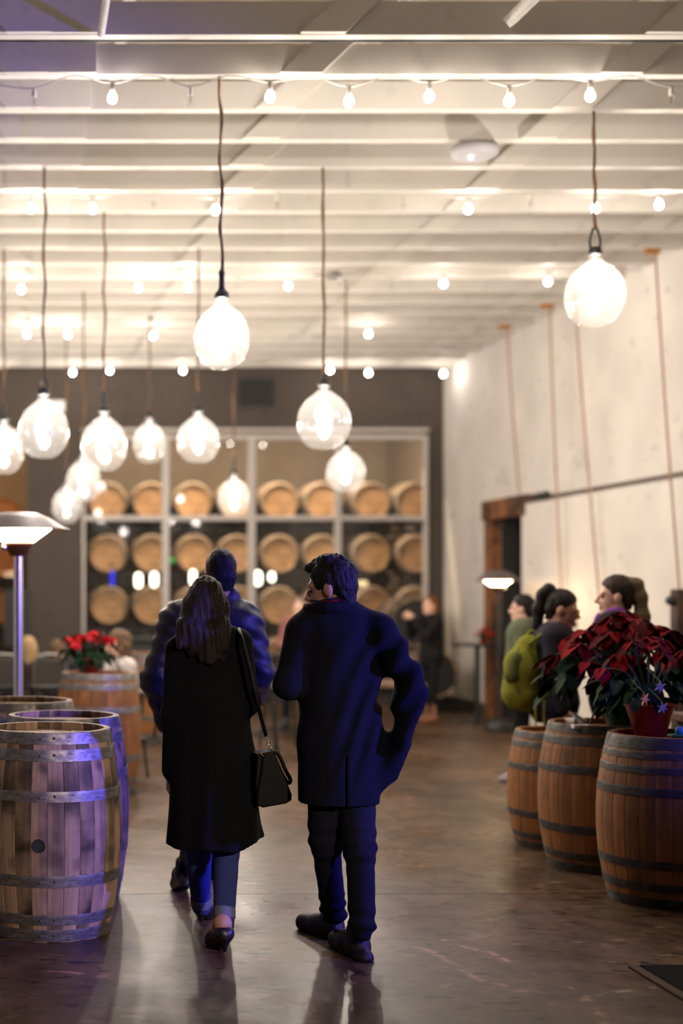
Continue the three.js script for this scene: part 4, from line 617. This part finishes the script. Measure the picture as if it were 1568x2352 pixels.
// ---------------------------------------------------------------- man in the navy coat
{
  const z = 6.35, P = (x, y, q = z) => at(x, y, q), F = frameOf(P(758, 1352), -116, 10, 0, 1.02);
  const J = { ground: V(P(785, 1800).x, 0, -z), head: F, shL: P(694, 1452), shR: P(872, 1452, 6.3), elL: P(664, 1572, 6.32), wrL: P(702, 1570, 6.62), elR: P(944, 1572, 6.28), wrR: P(906, 1712, 6.42), hipL: P(745, 1770), hipR: P(814, 1770), knL: P(748, 1935, 6.38), knR: P(826, 1945, 6.24), anL: P(766, 2098, 6.52), anR: P(832, 2128, 6.2) };
  const coat = cloth(0.005, 0.006, 0.012, { sheen: 0.2, sheenColor: C(0.02, 0.02, 0.05) });
  const heelL = G(782, 2160, 0), heelR = G(836, 2206, 0);
  person('man in a long navy wool coat and red plaid scarf, right elbow out', J, {
    skin: M.skin, fine: 0.008, headCell: 0.0045, slim: 0.82,
    more: (t, add) => {
      const ux = 0.80, uy = 0.60, cx = P(790, 1600);
      const fold = (x, y, zz) => { const w = 0.035 * n3(x * 5, y * 4, zz * 4, 3), u = (x - cx.x) * ux - (y - cx.y) * uy * 0.75 + w, m = Math.max(0, Math.min(1, (x - cx.x + 0.12) / 0.16)) * Math.max(0, Math.min(1, (P(0, 1440).y - y) / 0.06)) * Math.max(0.25, Math.min(1, (y - P(0, 1835).y) / 0.25)); return 0.013 * m * Math.sin(u * 2 * Math.PI / 0.105) + 0.004 * n3(x * 14, y * 9, zz * 12, 5); };
      const hem = P(0, 1842).y, prims = [
        cap(P(712, 1452), P(856, 1452), 0.088, 0.088, { f: 0.9 }), cap(P(735, 1418), P(782, 1412), 0.085, 0.088), cap(P(782, 1412), P(850, 1446), 0.07, 0.078), cap(P(775, 1478), P(778, 1590), 0.178, 0.172, { f: 0.8 }), cap(P(778, 1590), P(778, 1700), 0.17, 0.174, { f: 0.84 }), cap(P(778, 1700), P(779, 1900), 0.174, 0.184, { f: 0.86 }),
        cap(J.shL, J.elL, 0.078, 0.066), cap(J.elL, J.wrL, 0.064, 0.05), cap(J.shR, J.elR, 0.08, 0.064), cap(J.elR, P(921, 1690, 6.28), 0.062, 0.052),
        tri(P(862, 1672, 6.3), P(934, 1708, 6.3), P(872, 1800, 6.3), 0.022, { k: 0.03 }), tri(P(934, 1708, 6.3), P(904, 1784, 6.3), P(868, 1806, 6.3), 0.022, { k: 0.03 })];
      add('coat', sdf(prims, 0.008, 0.035, (d, x, y, zz) => { d += fold(x, y, zz); const vent = Math.abs(x - P(776, 0).x) - 0.003; if (y < hem + 0.22 && zz > -z) d = Math.max(d, Math.min(0.006, -vent)); const a = x < P(876, 0).x ? hem : hem + (x - P(876, 0).x) * 0.55; return Math.max(d, a - y); }), coat);
      // stand collar
      const col = []; for (let i = 0; i <= 10; i++) { const a = -0.3 + i / 10 * 3.74; col.push(P(757, 1402).add(V(Math.cos(a) * 0.092, 0.0 + 0.012 * Math.sin(a), Math.sin(a) * 0.082))); }
      add('collar', sdf(col.slice(1).map((q, i) => cap(col[i], q, 0.026, 0.026)), 0.007, 0.02), coat);
      const sc = []; for (let i = 0; i <= 12; i++) { const a = i / 12 * 6.283; sc.push(P(752, 1389).add(V(Math.cos(a) * 0.074 - 0.006, 0.022 * Math.cos(a) + 0.002 * Math.sin(a * 5), Math.sin(a) * 0.07))); }
      const sg = sdf([...sc.slice(1).map((q, i) => cap(sc[i], q, 0.027, 0.027)), cap(P(716, 1405, 6.36), P(706, 1432, 6.45), 0.026, 0.034)], 0.006, 0.014, (d, x, y, zz) => d + 0.004 * Math.sin(y * 260 + 3 * n3(x * 12, y * 12, zz * 12)));
      const u = sg.attributes.uv; for (let i = 0; i < u.count; i++) u.setXY(i, u.getX(i) * 0.7, u.getY(i) * 0.8); add('scarf', sg, cloth(1, 1, 1, { map: T.plaid }));
    },
    trousers: { mat: cloth(0.010, 0.011, 0.022), e: 0.014, cuff: 1.7, hip: 0.075, cell: 0.008, fold: (x, y, q) => 0.004 * Math.sin(y * 95 + 4 * n3(x * 8, y * 6, q * 8)) * (Math.exp(-(((y - 0.5) / 0.09) ** 2)) + Math.exp(-(((y - 0.13) / 0.09) ** 2)) * 1.8) + 0.003 * n3(x * 18, y * 14, q * 18) },
    shoes: [[heelL, V(-0.55, 0, -1), { high: 0.085 }], [V(heelR.x, 0, heelR.z), V(-0.25, 0, -1), { high: 0.1 }]], shoeName: 'boot', shoeScale: 1.12, shoeMat: phy(C(0.012, 0.010, 0.010), 0.6),
    hair: { mat: HAIR.black, cell: 0.0045, prims: [...hairCap(F, 0.016), fcap(F, [0, 0.108, 0.03], [0, 0.102, 0.068], 0.03, 0.026), fcap(F, [-0.03, 0.112, -0.01], [0.03, 0.112, -0.01], 0.036)], post: hairCut(F, { front: 0.082, side: 0.052, nape: -0.095, rough: 0.006 }) },
  });
}
// ---------------------------------------------------------------- woman in the long black coat
{
  const z = 6.6, P = (x, y, q = z) => at(x, y, q), F = frameOf(P(474, 1398), 174, 4, 0, 0.98);
  const heelL = G(462, 2122, 0), heelR = G(515, 2190, 0);
  const J = { ground: V(P(488, 1800).x, 0, -z), head: F, shL: P(410, 1492), shR: P(546, 1478), elL: P(398, 1640, 6.58), wrL: P(392, 1776, 6.66), elR: P(566, 1610, 6.56), wrR: P(560, 1590, 6.84), hipL: P(452, 1760), hipR: P(520, 1760), knL: P(455, 1930, 6.68), knR: P(520, 1930, 6.56), anL: P(462, 2082, 6.86), anR: P(514, 2125, 6.42) };
  const coat = cloth(0.0035, 0.0035, 0.006, { sheen: 0.12, sheenColor: C(0.02, 0.02, 0.04) });
  person('woman with long dark hair in a knee length black coat, cuffed jeans and heels', J, {
    skin: M.skin, fine: 0.008, headCell: 0.006, slim: 0.82,
    more: (t, add) => {
      const yc = (y) => P(0, y).y, hem = yc(1940), prims = [
        cap(P(426, 1494), P(536, 1482), 0.066, 0.066), cap(P(452, 1462), P(500, 1458), 0.06, 0.06), cap(P(482, 1500), P(484, 1620), 0.155, 0.165, { f: 0.72 }), cap(P(484, 1620), P(488, 1760), 0.172, 0.19, { f: 0.78 }), cap(P(488, 1760), P(495, 2010), 0.19, 0.222, { f: 0.92 }), tri(P(555, 1760), P(592, 1935, 6.6), P(540, 1960, 6.55), 0.03, { k: 0.05 }), tri(P(420, 1800), P(402, 1990, 6.6), P(440, 1990, 6.55), 0.03, { k: 0.05 }),
        cap(J.shL, J.elL, 0.062, 0.054), cap(J.elL, P(392, 1770, 6.64), 0.052, 0.046), cap(J.shR, J.elR, 0.066, 0.058), cap(J.elR, J.wrR, 0.056, 0.05)];
      add('coat', sdf(prims, 0.008, 0.035, (d, x, y, q) => { d += 0.0035 * n3(x * 10, y * 5, q * 10, 9) + 0.006 * Math.sin((x - y * 0.08) * 52 + 2 * n3(x * 4, y * 3, q * 4, 2)) * Math.max(0, Math.min(1, (yc(1560) - y) / 0.4)); const e = hem + Math.max(0, x - P(545, 0).x) * 0.34 + 0.006 * Math.sin(x * 30); return Math.max(d, e - y); }), coat);
      for (const [a, b, c] of [[J.knL, J.anL, 'L'], [J.knR, J.anR, 'R']]) { const d = b.clone().sub(a).normalize(), q = b.clone().addScaledVector(d, c === 'L' ? -0.035 : -0.055); add('jean_cuff', sdf([cap(q.clone().addScaledVector(d, -0.022), q.clone().addScaledVector(d, 0.022), 0.05, 0.051)], 0.006, 0.01, (e, x, y, w) => Math.max(e, Math.abs(d.dot(V(x - q.x, y - q.y, w - q.z))) - 0.026)), cloth(0.14, 0.15, 0.2)); }
      for (const [h, an, dir, lift] of [[heelL, J.anL, V(0.3, 0, -1), 0.085], [heelR, J.anR, V(-0.22, 0, -1), 0.085]]) {      // heeled mules
        const f = dir.clone().normalize(), Q = (a, y, b = 0) => V(h.x + f.x * a - f.z * b, y, h.z + f.z * a + f.x * b);
        add('foot', sdf([cap(an, Q(0.03, lift + 0.045), 0.032, 0.036), cap(Q(0.02, lift + 0.036), Q(0.12, 0.055), 0.036, 0.03)], 0.006, 0.03), M.skin);
        add('heeled_shoe', sdf([cap(Q(0.0, lift + 0.004, -0.012), Q(0.0, lift + 0.004, 0.012), 0.033, 0.033), cap(Q(0.0, lift), Q(0.13, 0.02), 0.03, 0.036), cap(Q(0.12, 0.03), Q(0.2, 0.018), 0.044, 0.022), cap(Q(-0.012, lift - 0.01), Q(-0.006, 0.014), 0.022, 0.0085, { k: 0.02 }), cap(Q(0.1, 0.05), Q(0.15, 0.035), 0.042, 0.036)], 0.005, 0.02, (d, x, y) => Math.max(d, 0.002 - y)), phy(C(0.01, 0.009, 0.011), 0.4));
      }
    },
    trousers: { name: 'jeans', mat: cloth(0.035, 0.05, 0.2), e: 0.016, cuff: 0.8, cell: 0.008, fold: (x, y, q) => 0.003 * Math.sin(y * 80 + 5 * n3(x * 8, y * 5, q * 8)) * Math.exp(-(((y - 0.46) / 0.1) ** 2)) + 0.0025 * n3(x * 18, y * 14, q * 18) },
    hair: { mat: HAIR.dark, cell: 0.006, k: 0.025, prims: [...hairCap(F, 0.02), cap(P(458, 1395, 6.56), P(446, 1450, 6.53), 0.082, 0.07), cap(P(492, 1400, 6.56), P(494, 1455, 6.53), 0.075, 0.055), cap(P(436, 1420, 6.56), P(416, 1480, 6.54), 0.05, 0.02),
      ...[[424, 1438, 410, 1486], [436, 1445, 424, 1478], [446, 1450, 437, 1502], [456, 1452, 450, 1492], [466, 1455, 464, 1516], [475, 1455, 474, 1500], [484, 1455, 486, 1522], [493, 1455, 499, 1508], [502, 1450, 510, 1518], [508, 1440, 517, 1488]].map(([a, b, c, d], i) => cap(P(a, b, 6.5), P(c, d, 6.47 + 0.012 * (i % 3)), 0.038, 0.012, { k: 0.035 }))],
      post: (d, x, y, q) => { const [lx, ly, lz] = F.local(x, y, q), a = x + 0.12 * (y - P(0, 1400).y) * 0.6; d += 0.002 * Math.sin(a * 210 + 5 * n3(x * 9, y * 3, q * 9, 4)) + 0.003 * n3(x * 70, y * 6, q * 70, 8) + 0.004 * n3(x * 22, y * 4, q * 22, 12); return Math.max(d, (ly < 0.08 ? lz - 0.03 - Math.max(0, ly) * 0.5 : -1)); } },
  });
  // handbag hanging from her right shoulder on a long strap
  const bag = thing('handbag', 'black leather handbag on a long strap beside the woman in black', 'bag', P(624, 1845, 6.5)), o = bag.position, q = (x, y, zz = 6.5) => P(x, y, zz).sub(o);
  const body = new THREE.Shape(); [[588, 1732], [612, 1727], [621, 1725], [640, 1770], [661, 1822], [660, 1832], [650, 1838], [600, 1847], [588, 1843], [584, 1800]].forEach(([x, y], i) => { const p = q(x, y); i ? body.lineTo(p.x, p.y) : body.moveTo(p.x, p.y); });
  part('bag_body', new THREE.ExtrudeGeometry(body, { depth: 0.1, bevelEnabled: true, bevelSize: 0.008, bevelThickness: 0.012, bevelSegments: 3 }).translate(0, 0, -0.05), M.leather, bag);
  part('piping', tube([q(606, 1730, 6.43), q(602, 1770, 6.43), q(594, 1815, 6.43), q(592, 1843, 6.43)], 0.005, 30), M.leather, bag);
  part('handle', tube([q(622, 1724, 6.46), q(638, 1732, 6.46), q(655, 1768, 6.46), q(667, 1794, 6.46), q(662, 1799, 6.46), q(650, 1782, 6.46), q(632, 1745, 6.46), q(622, 1730, 6.46)], 0.009, 60), M.leather, bag);
  for (let i = 0; i < 5; i++) part('chain_link', new THREE.TorusGeometry(0.008, 0.0025, 8, 16), M.chrome, bag, q(612 + i * 2.3, 1692 + i * 7.4, 6.48), [0.3, i % 2 ? 1.3 : 0.2, 0]);
  part('clasp', rbox(0.026, 0.005, 0.008, 0.002), M.copper, bag, q(602, 1734, 6.43), [0, 0, -0.9]);
  part('strap', tube([q(611, 1690, 6.48), q(600, 1650, 6.46), q(588, 1600, 6.43), q(572, 1530, 6.45), q(556, 1470, 6.47), q(549, 1447, 6.56), q(551, 1450, 6.68)], 0.009, 60, 8), M.leather, bag);
}
// ---------------------------------------------------------------- man in the shiny jacket, ahead of her
{
  const z = 7.7, P = (x, y, q = z) => at(x, y, q), F = frameOf(P(505, 1322), 188, 0, 0, 1.02);
  const J = { ground: V(P(480, 1800).x, 0, -z), head: F, shL: P(402, 1428), shR: P(568, 1432), elL: P(358, 1560), wrL: P(388, 1660, 7.85), elR: P(594, 1545), wrR: P(580, 1600, 7.95), hipL: P(452, 1730), hipR: P(512, 1730), knL: P(446, 1880), knR: P(505, 1870, 7.8), anL: P(432, 1990, 7.5), anR: P(500, 2010, 8.0) };
  const jm = phy(C(0.012, 0.012, 0.024), 0.5, { specularIntensity: 0.7 });
  person('man in a shiny dark jacket walking ahead of the woman in black', J, {
    skin: M.skin, fine: 0.01,
    jacket: { mat: jm, hem: P(0, 1760).y, e: 0.055, sleeve: 0.045, cell: 0.009, extra: [cap(P(480, 1372), P(528, 1372), 0.06, 0.06), cap(P(420, 1420), P(560, 1420), 0.08, 0.08)], fold: (x, y, q) => 0.0035 * Math.sin(y * 75 + (x - P(484, 0).x) * 40 + 3 * n3(x * 6, y * 5, q * 5, 6)) * (Math.abs(x - P(484, 0).x) > 0.19 ? 1.2 : 0.25) + 0.006 * n3(x * 9, y * 9, q * 9, 2) },
    trousers: { mat: cloth(0.01, 0.01, 0.014), cuff: 1.6 },
    shoes: [[V(J.anL.x - 0.01, 0.0, -7.5), V(-0.1, 0, -1), { high: 0.1, lift: 0.07 }], [V(J.anR.x, 0, -7.98), V(0.1, 0, -1), { high: 0.09 }]], shoeMat: phy(C(0.012, 0.01, 0.01), 0.5),
    hair: { mat: HAIR.black, prims: hairCap(F, 0.012), post: hairCut(F, { nape: -0.085 }) },
  });
}
// ---------------------------------------------------------------- far guests
function standing(label, x, yTop, z, yaw, o) {
  const ht = EYE - (yTop - PY) * z / FOCAL, s = ht / 1.74, X = (x - PX) * z / FOCAL, b = V(X, 0, -z), th = (o.body ?? yaw) * Math.PI / 180, rx = V(Math.cos(th), 0, -Math.sin(th)), fz = V(Math.sin(th), 0, Math.cos(th));
  const Q = (a, y, f) => b.clone().addScaledVector(rx, a * s).addScaledVector(fz, f * s).add(V(0, y * s, 0));            // a: to the person's left, f: forward
  const F = frameOf(Q(o.lean ?? 0, 1.61, o.fwd ?? 0.02), yaw, o.pitch ?? 0, 0, s * (o.hs ?? 1));
  const arm = o.arms ?? {};
  const J = { ground: b, head: F, shL: Q(-0.175, 1.42, 0), shR: Q(0.175, 1.42, 0), elL: Q(...(arm.elL ?? [-0.23, 1.13, -0.02])), wrL: Q(...(arm.wrL ?? [-0.22, 0.9, 0.06])), elR: Q(...(arm.elR ?? [0.23, 1.13, -0.02])), wrR: Q(...(arm.wrR ?? [0.22, 0.9, 0.06])), hipL: Q(-0.085, 0.92, 0), hipR: Q(0.085, 0.92, 0), knL: Q(-0.09, 0.5, 0.02), knR: Q(0.09, 0.5, 0.03), anL: Q(-0.095, 0.1, -0.03), anR: Q(0.095, 0.1, -0.02) };
  return person(label, J, { s, ...o, shoes: [[Q(-0.095, 0, -0.06), fz, { high: o.boot ?? 0.09 }], [Q(0.095, 0, -0.05), fz, { high: o.boot ?? 0.09 }]], shoeScale: s, jacket: { ...o.jacket, hem: o.jacket.hemK * s }, hair: o.hairOf(F, Q, s), more: o.moreOf ? (t, add, base) => o.moreOf(t, add, base, F, Q, s) : undefined });
}
const pony = (F, mat) => ({ mat, prims: [...hairCap(F, 0.012)], post: hairCut(F, { nape: -0.08 }) });
const tail = (F, mat, add, pts, r0, r1) => { const q = pts.map((p) => F.P(...p)); add('ponytail', sdf(q.slice(1).map((e, i) => cap(q[i], e, (r0 + (r1 - r0) * i / (q.length - 1)) * F.s, (r0 + (r1 - r0) * (i + 1) / (q.length - 1)) * F.s)), 0.007, 0.03, (d, x, y, z) => d + 0.004 * n3(x * 60, y * 12, z * 60)), mat); };
standing('woman in black taking a picture beside the dark-headed barrels, long brown hair', 990, 1370, 17.6, -75, {
  skin: M.skinPale, fine: 0.015, headCell: 0.009, jacket: { mat: cloth(0.01, 0.01, 0.011), hemK: 0.75, e: 0.014 }, trousers: { mat: cloth(0.009, 0.009, 0.01) }, boot: 0.24, shoeName: 'boot', shoeMat: std(C(0.2, 0.08, 0.04), 0.6), handUp: () => V(0, 0.2, 1),
  arms: { elL: [-0.2, 1.2, 0.2], wrL: [-0.06, 1.42, 0.32], elR: [0.2, 1.2, 0.2], wrR: [0.06, 1.42, 0.32] }, curlL: 1.1, curlR: 1.1,
  hairOf: (F) => ({ mat: HAIR.auburn, cell: 0.009, prims: [...hairCap(F, 0.015), fcap(F, [0, 0, -0.08], [0, -0.28, -0.12], 0.075, 0.04), fcap(F, [0.05, 0, -0.05], [0.05, -0.22, -0.07], 0.04, 0.025)], post: (d, x, y, z) => { const [lx, ly, lz] = F.local(x, y, z); return Math.max(d, ly < 0.08 ? lz - 0.03 : -1); } }),
});
{ const z = 17.6, p = at(938, 1412, z), t = thing('phone', 'small dark phone held up by the woman in black', 'phone', [p.x + 0.02, 1.36, -z]); part('phone_body', rbox(0.012, 0.08, 0.15, 0.005), M.black, t); part('phone_screen', rbox(0.002, 0.07, 0.14, 0.0008), std(C(0.05, 0.05, 0.06), 0.2), t, [0.0065, 0, 0]); }
standing('person in a grey green jacket with tied dark hair, facing left, black leggings', 1203, 1367, 12.05, -118, {
  skin: M.skinPale, fine: 0.012, headCell: 0.007, jacket: { mat: cloth(0.10, 0.115, 0.07), hemK: 0.68, e: 0.03, sleeve: 0.028, extra: [] , fold: (x, y, z) => 0.006 * n3(x * 12, y * 9, z * 12, 3) }, trousers: { mat: cloth(0.008, 0.008, 0.009), e: 0.004 }, shoeMat: std(C(0.25, 0.22, 0.25), 0.6),
  hairOf: (F) => ({ mat: HAIR.dark, prims: [...hairCap(F, 0.012), fell(F, 0, 0.05, -0.13, 0.035, 0.03, 0.03)], post: hairCut(F, {}) }),
});
const glassesOf = (t, base, F) => { const g = []; for (const e of [-1, 1]) { g.push(new THREE.TorusGeometry(0.022 * F.s, 0.0018, 6, 24).applyQuaternion(F.q).translate(...F.P(e * 0.031, 0.004, 0.098).sub(base).toArray())); g.push(bar(F.P(e * 0.053, 0.008, 0.095).sub(base), F.P(e * 0.076, 0.006, 0.0).sub(base), 0.0016, 5)); } g.push(bar(F.P(-0.01, 0.01, 0.1).sub(base), F.P(0.01, 0.01, 0.1).sub(base), 0.0016, 5)); part('glasses', merge(g), M.copper, t); };
standing('woman with glasses and a dark ponytail facing right, wearing the yellow green backpack', 1272, 1362, 9.72, 62, {
  skin: M.skin, hs: 1.12, pitch: 12, fwd: 0.06, fine: 0.011, headCell: 0.005, body: 70, jacket: { mat: cloth(0.022, 0.02, 0.028), hemK: 0.78, e: 0.03, sleeve: 0.026, fold: (x, y, z) => 0.005 * n3(x * 12, y * 9, z * 12, 3) }, trousers: { mat: cloth(0.02, 0.022, 0.045) },
  hairOf: (F) => pony(F, HAIR.dark), moreOf: (t, add, base, F, Q, s) => { glassesOf(t, base, F); tail(F, HAIR.dark, add, [[0, 0.10, -0.08], [0, 0.12, -0.115], [0, 0.08, -0.145], [0, -0.02, -0.15], [0, -0.13, -0.135]], 0.034, 0.036); add('scarf', sdf([cap(Q(-0.06, 1.44, 0.03), Q(0.06, 1.44, 0.03), 0.075, 0.075), cap(Q(0, 1.42, 0.1), Q(0, 1.25, 0.14), 0.05, 0.05)], 0.01, 0.03, (d, x, y, z) => d + 0.006 * n3(x * 30, y * 30, z * 30)), cloth(0.03, 0.015, 0.018)); },
});
{ // backpack on her back
  const z = 9.72, o = at(1192, 1545, z + 0.02), t = thing('backpack', 'yellow green backpack worn by the woman with glasses', 'backpack', o), m = cloth(0.17, 0.17, 0.02), m2 = cloth(0.09, 0.095, 0.02), q = (x, y, dz = 0) => at(x, y, z + 0.02).sub(o).add(V(0, 0, dz));
  part('pack', sdf([cap(q(1215, 1485), q(1200, 1530), 0.08, 0.11), cap(q(1200, 1530), q(1196, 1590), 0.115, 0.125), cap(q(1205, 1600), q(1216, 1612), 0.1, 0.06)], 0.009, 0.05, (d, x, y, w) => d + 0.008 * n3(x * 12, y * 9, w * 12)), m, t);
  part('front_pocket', sdf([cap(q(1182, 1515, 0.05), q(1174, 1550, 0.05), 0.06, 0.065)], 0.009, 0.03), m2, t);
  part('zip', tube([q(1180, 1485, 0.1), q(1166, 1520, 0.12), q(1165, 1560, 0.12), q(1178, 1590, 0.12)], 0.004, 30), M.dark, t);
  for (const dz of [-0.12, 0.16]) part('strap', tube([q(1205, 1478, dz * 0.5), q(1235, 1452, dz), q(1266, 1462, dz), q(1280, 1505, dz), q(1262, 1560, dz), q(1225, 1605, dz * 0.8)], 0.013, 40, 8), m, t);
  for (const x of [1213, 1232]) part('strap_end', tube([q(x, 1605, 0.14), q(x - 2, 1640, 0.15), q(x - 1, 1676, 0.15)], 0.006, 20, 6), cloth(0.35, 0.28, 0.03), t);
}
standing('woman in a purple scarf with a long light ponytail, behind the large poinsettia', 1418, 1328, 9.45, -104, {
  skin: M.skinPale, hs: 1.1, fine: 0.012, headCell: 0.005, body: -120, jacket: { mat: cloth(0.014, 0.012, 0.016), hemK: 0.7, e: 0.035, sleeve: 0.03 }, trousers: { mat: cloth(0.012, 0.012, 0.016) },
  hairOf: (F) => pony(F, HAIR.brown), moreOf: (t, add, base, F, Q) => { tail(F, HAIR.ash, add, [[0, 0.085, -0.08], [0, 0.075, -0.12], [0.01, 0.0, -0.142], [0.02, -0.12, -0.155], [0.02, -0.26, -0.15], [0.02, -0.3, -0.145]], 0.044, 0.042); add('scarf', sdf([cap(Q(-0.07, 1.46, 0.0), Q(0.07, 1.46, 0.0), 0.08, 0.08), cap(Q(0.0, 1.44, 0.08), Q(0.0, 1.2, 0.12), 0.07, 0.06), cap(Q(0.1, 1.42, 0.02), Q(0.13, 1.22, 0.06), 0.05, 0.05)], 0.01, 0.03, (d, x, y, z) => d + 0.008 * n3(x * 22, y * 22, z * 22)), cloth(0.16, 0.03, 0.26)); const r = part('hair_tie', new THREE.TorusGeometry(0.026, 0.009, 8, 20).applyQuaternion(F.q), M.black, t, F.P(0, 0.08, -0.125).sub(base)); },
});
// seated guests
function seated(label, x, yTop, z, yaw, o) {
  const top = EYE - (yTop - PY) * z / FOCAL, s = 1, X = (x - PX) * z / FOCAL, b = V(X, 0, -z), th = (o.body ?? yaw) * Math.PI / 180, rx = V(Math.cos(th), 0, -Math.sin(th)), fz = V(Math.sin(th), 0, Math.cos(th)), seat = top - 0.86;
  const Q = (a, y, f) => b.clone().addScaledVector(rx, a).addScaledVector(fz, f).add(V(0, y, 0)), F = frameOf(Q(0, top - 0.125, 0.03), yaw, o.pitch ?? 0, 0, 1);
  const foot = 0.0; const J = { ground: b, head: F, shL: Q(-0.17, seat + 0.56, 0), shR: Q(0.17, seat + 0.56, 0), elL: Q(-0.23, seat + 0.28, 0.06), wrL: Q(-0.12, seat + 0.27, 0.28), elR: Q(0.23, seat + 0.28, 0.06), wrR: Q(0.12, seat + 0.27, 0.28), hipL: Q(-0.09, seat + 0.08, 0), hipR: Q(0.09, seat + 0.08, 0), knL: Q(-0.1, seat + 0.08, 0.42), knR: Q(0.1, seat + 0.08, 0.42), anL: Q(-0.1, 0.1, 0.44), anR: Q(0.1, 0.1, 0.44) };
  const c = thing('chair', o.chairLabel, 'chair', b, th); const sh = seat - 0.06;
  part('seat', rbox(0.4, 0.03, 0.4, 0.012), M.iron, c, [0, sh, 0.02]); for (const a of [-1, 1]) for (const e of [-1, 1]) part('leg', bar(V(a * 0.16, sh, e * 0.16 + 0.02), V(a * 0.19, 0, e * 0.19 + 0.02), 0.013), M.iron, c);
  part('backrest', tube([V(-0.17, sh, -0.24), V(-0.17, sh + 0.32, -0.27), V(0.17, sh + 0.32, -0.27), V(0.17, sh, -0.24)], 0.012, 30), M.iron, c);
  return person(label, J, { s: 1, fine: 0.015, headCell: 0.008, ...o, shoes: [[Q(-0.1, 0, 0.4), fz, {}], [Q(0.1, 0, 0.4), fz, {}]], jacket: { hem: seat - 0.02, ...o.jacket }, trousers: { mat: cloth(0.012, 0.012, 0.016) }, hair: o.hairOf(F) });
}
const bob = (F, mat, long) => ({ mat, cell: 0.009, prims: [...hairCap(F, 0.022), fcap(F, [-0.05, 0, -0.04], [-0.06, -long, -0.05], 0.055, 0.035), fcap(F, [0.05, 0, -0.04], [0.06, -long, -0.05], 0.055, 0.035), fcap(F, [0, 0, -0.07], [0, -long, -0.08], 0.06, 0.045)], post: (d, x, y, z) => { const [lx, ly, lz] = F.local(x, y, z); d += 0.004 * Math.sin(lx * 160 + 3 * ly); return Math.max(d, ly < 0.08 ? lz - 0.035 : -1); } });
seated('seated guest with a blond bob seen from behind, at the left edge', 64, 1466, 14.95, 178, { skin: M.skinPale, chairLabel: 'dark metal chair under the blond guest', jacket: { mat: cloth(0.03, 0.018, 0.022) }, hairOf: (F) => bob(F, HAIR.blond, 0.13) });
seated('seated guest with a brown bob and dark top, left of the poinsettia barrel', 131, 1474, 15.9, 172, { skin: M.skinPale, chairLabel: 'dark metal chair under the brown-haired guest', jacket: { mat: cloth(0.012, 0.012, 0.016) }, hairOf: (F) => bob(F, HAIR.lightBrown, 0.12) });
seated('seated guest with long light brown hair and a white sleeve behind the poinsettia', 277, 1452, 12.5, -70, { skin: M.skinPale, chairLabel: 'dark metal chair under the guest with the white sleeve', jacket: { mat: cloth(0.5, 0.46, 0.44) }, hairOf: (F) => bob(F, HAIR.lightBrown, 0.3) });
seated('seated guest with reddish face and short hair, left of the man in navy', 690, 1372, 17.2, -20, { skin: M.skinPale, chairLabel: 'dark metal chair under the grey-haired guest', jacket: { mat: cloth(0.2, 0.08, 0.07) }, hairOf: (F) => ({ mat: HAIR.grey, cell: 0.009, prims: hairCap(F, 0.01), post: hairCut(F, {}) }) });
renderer.render(scene, camera);
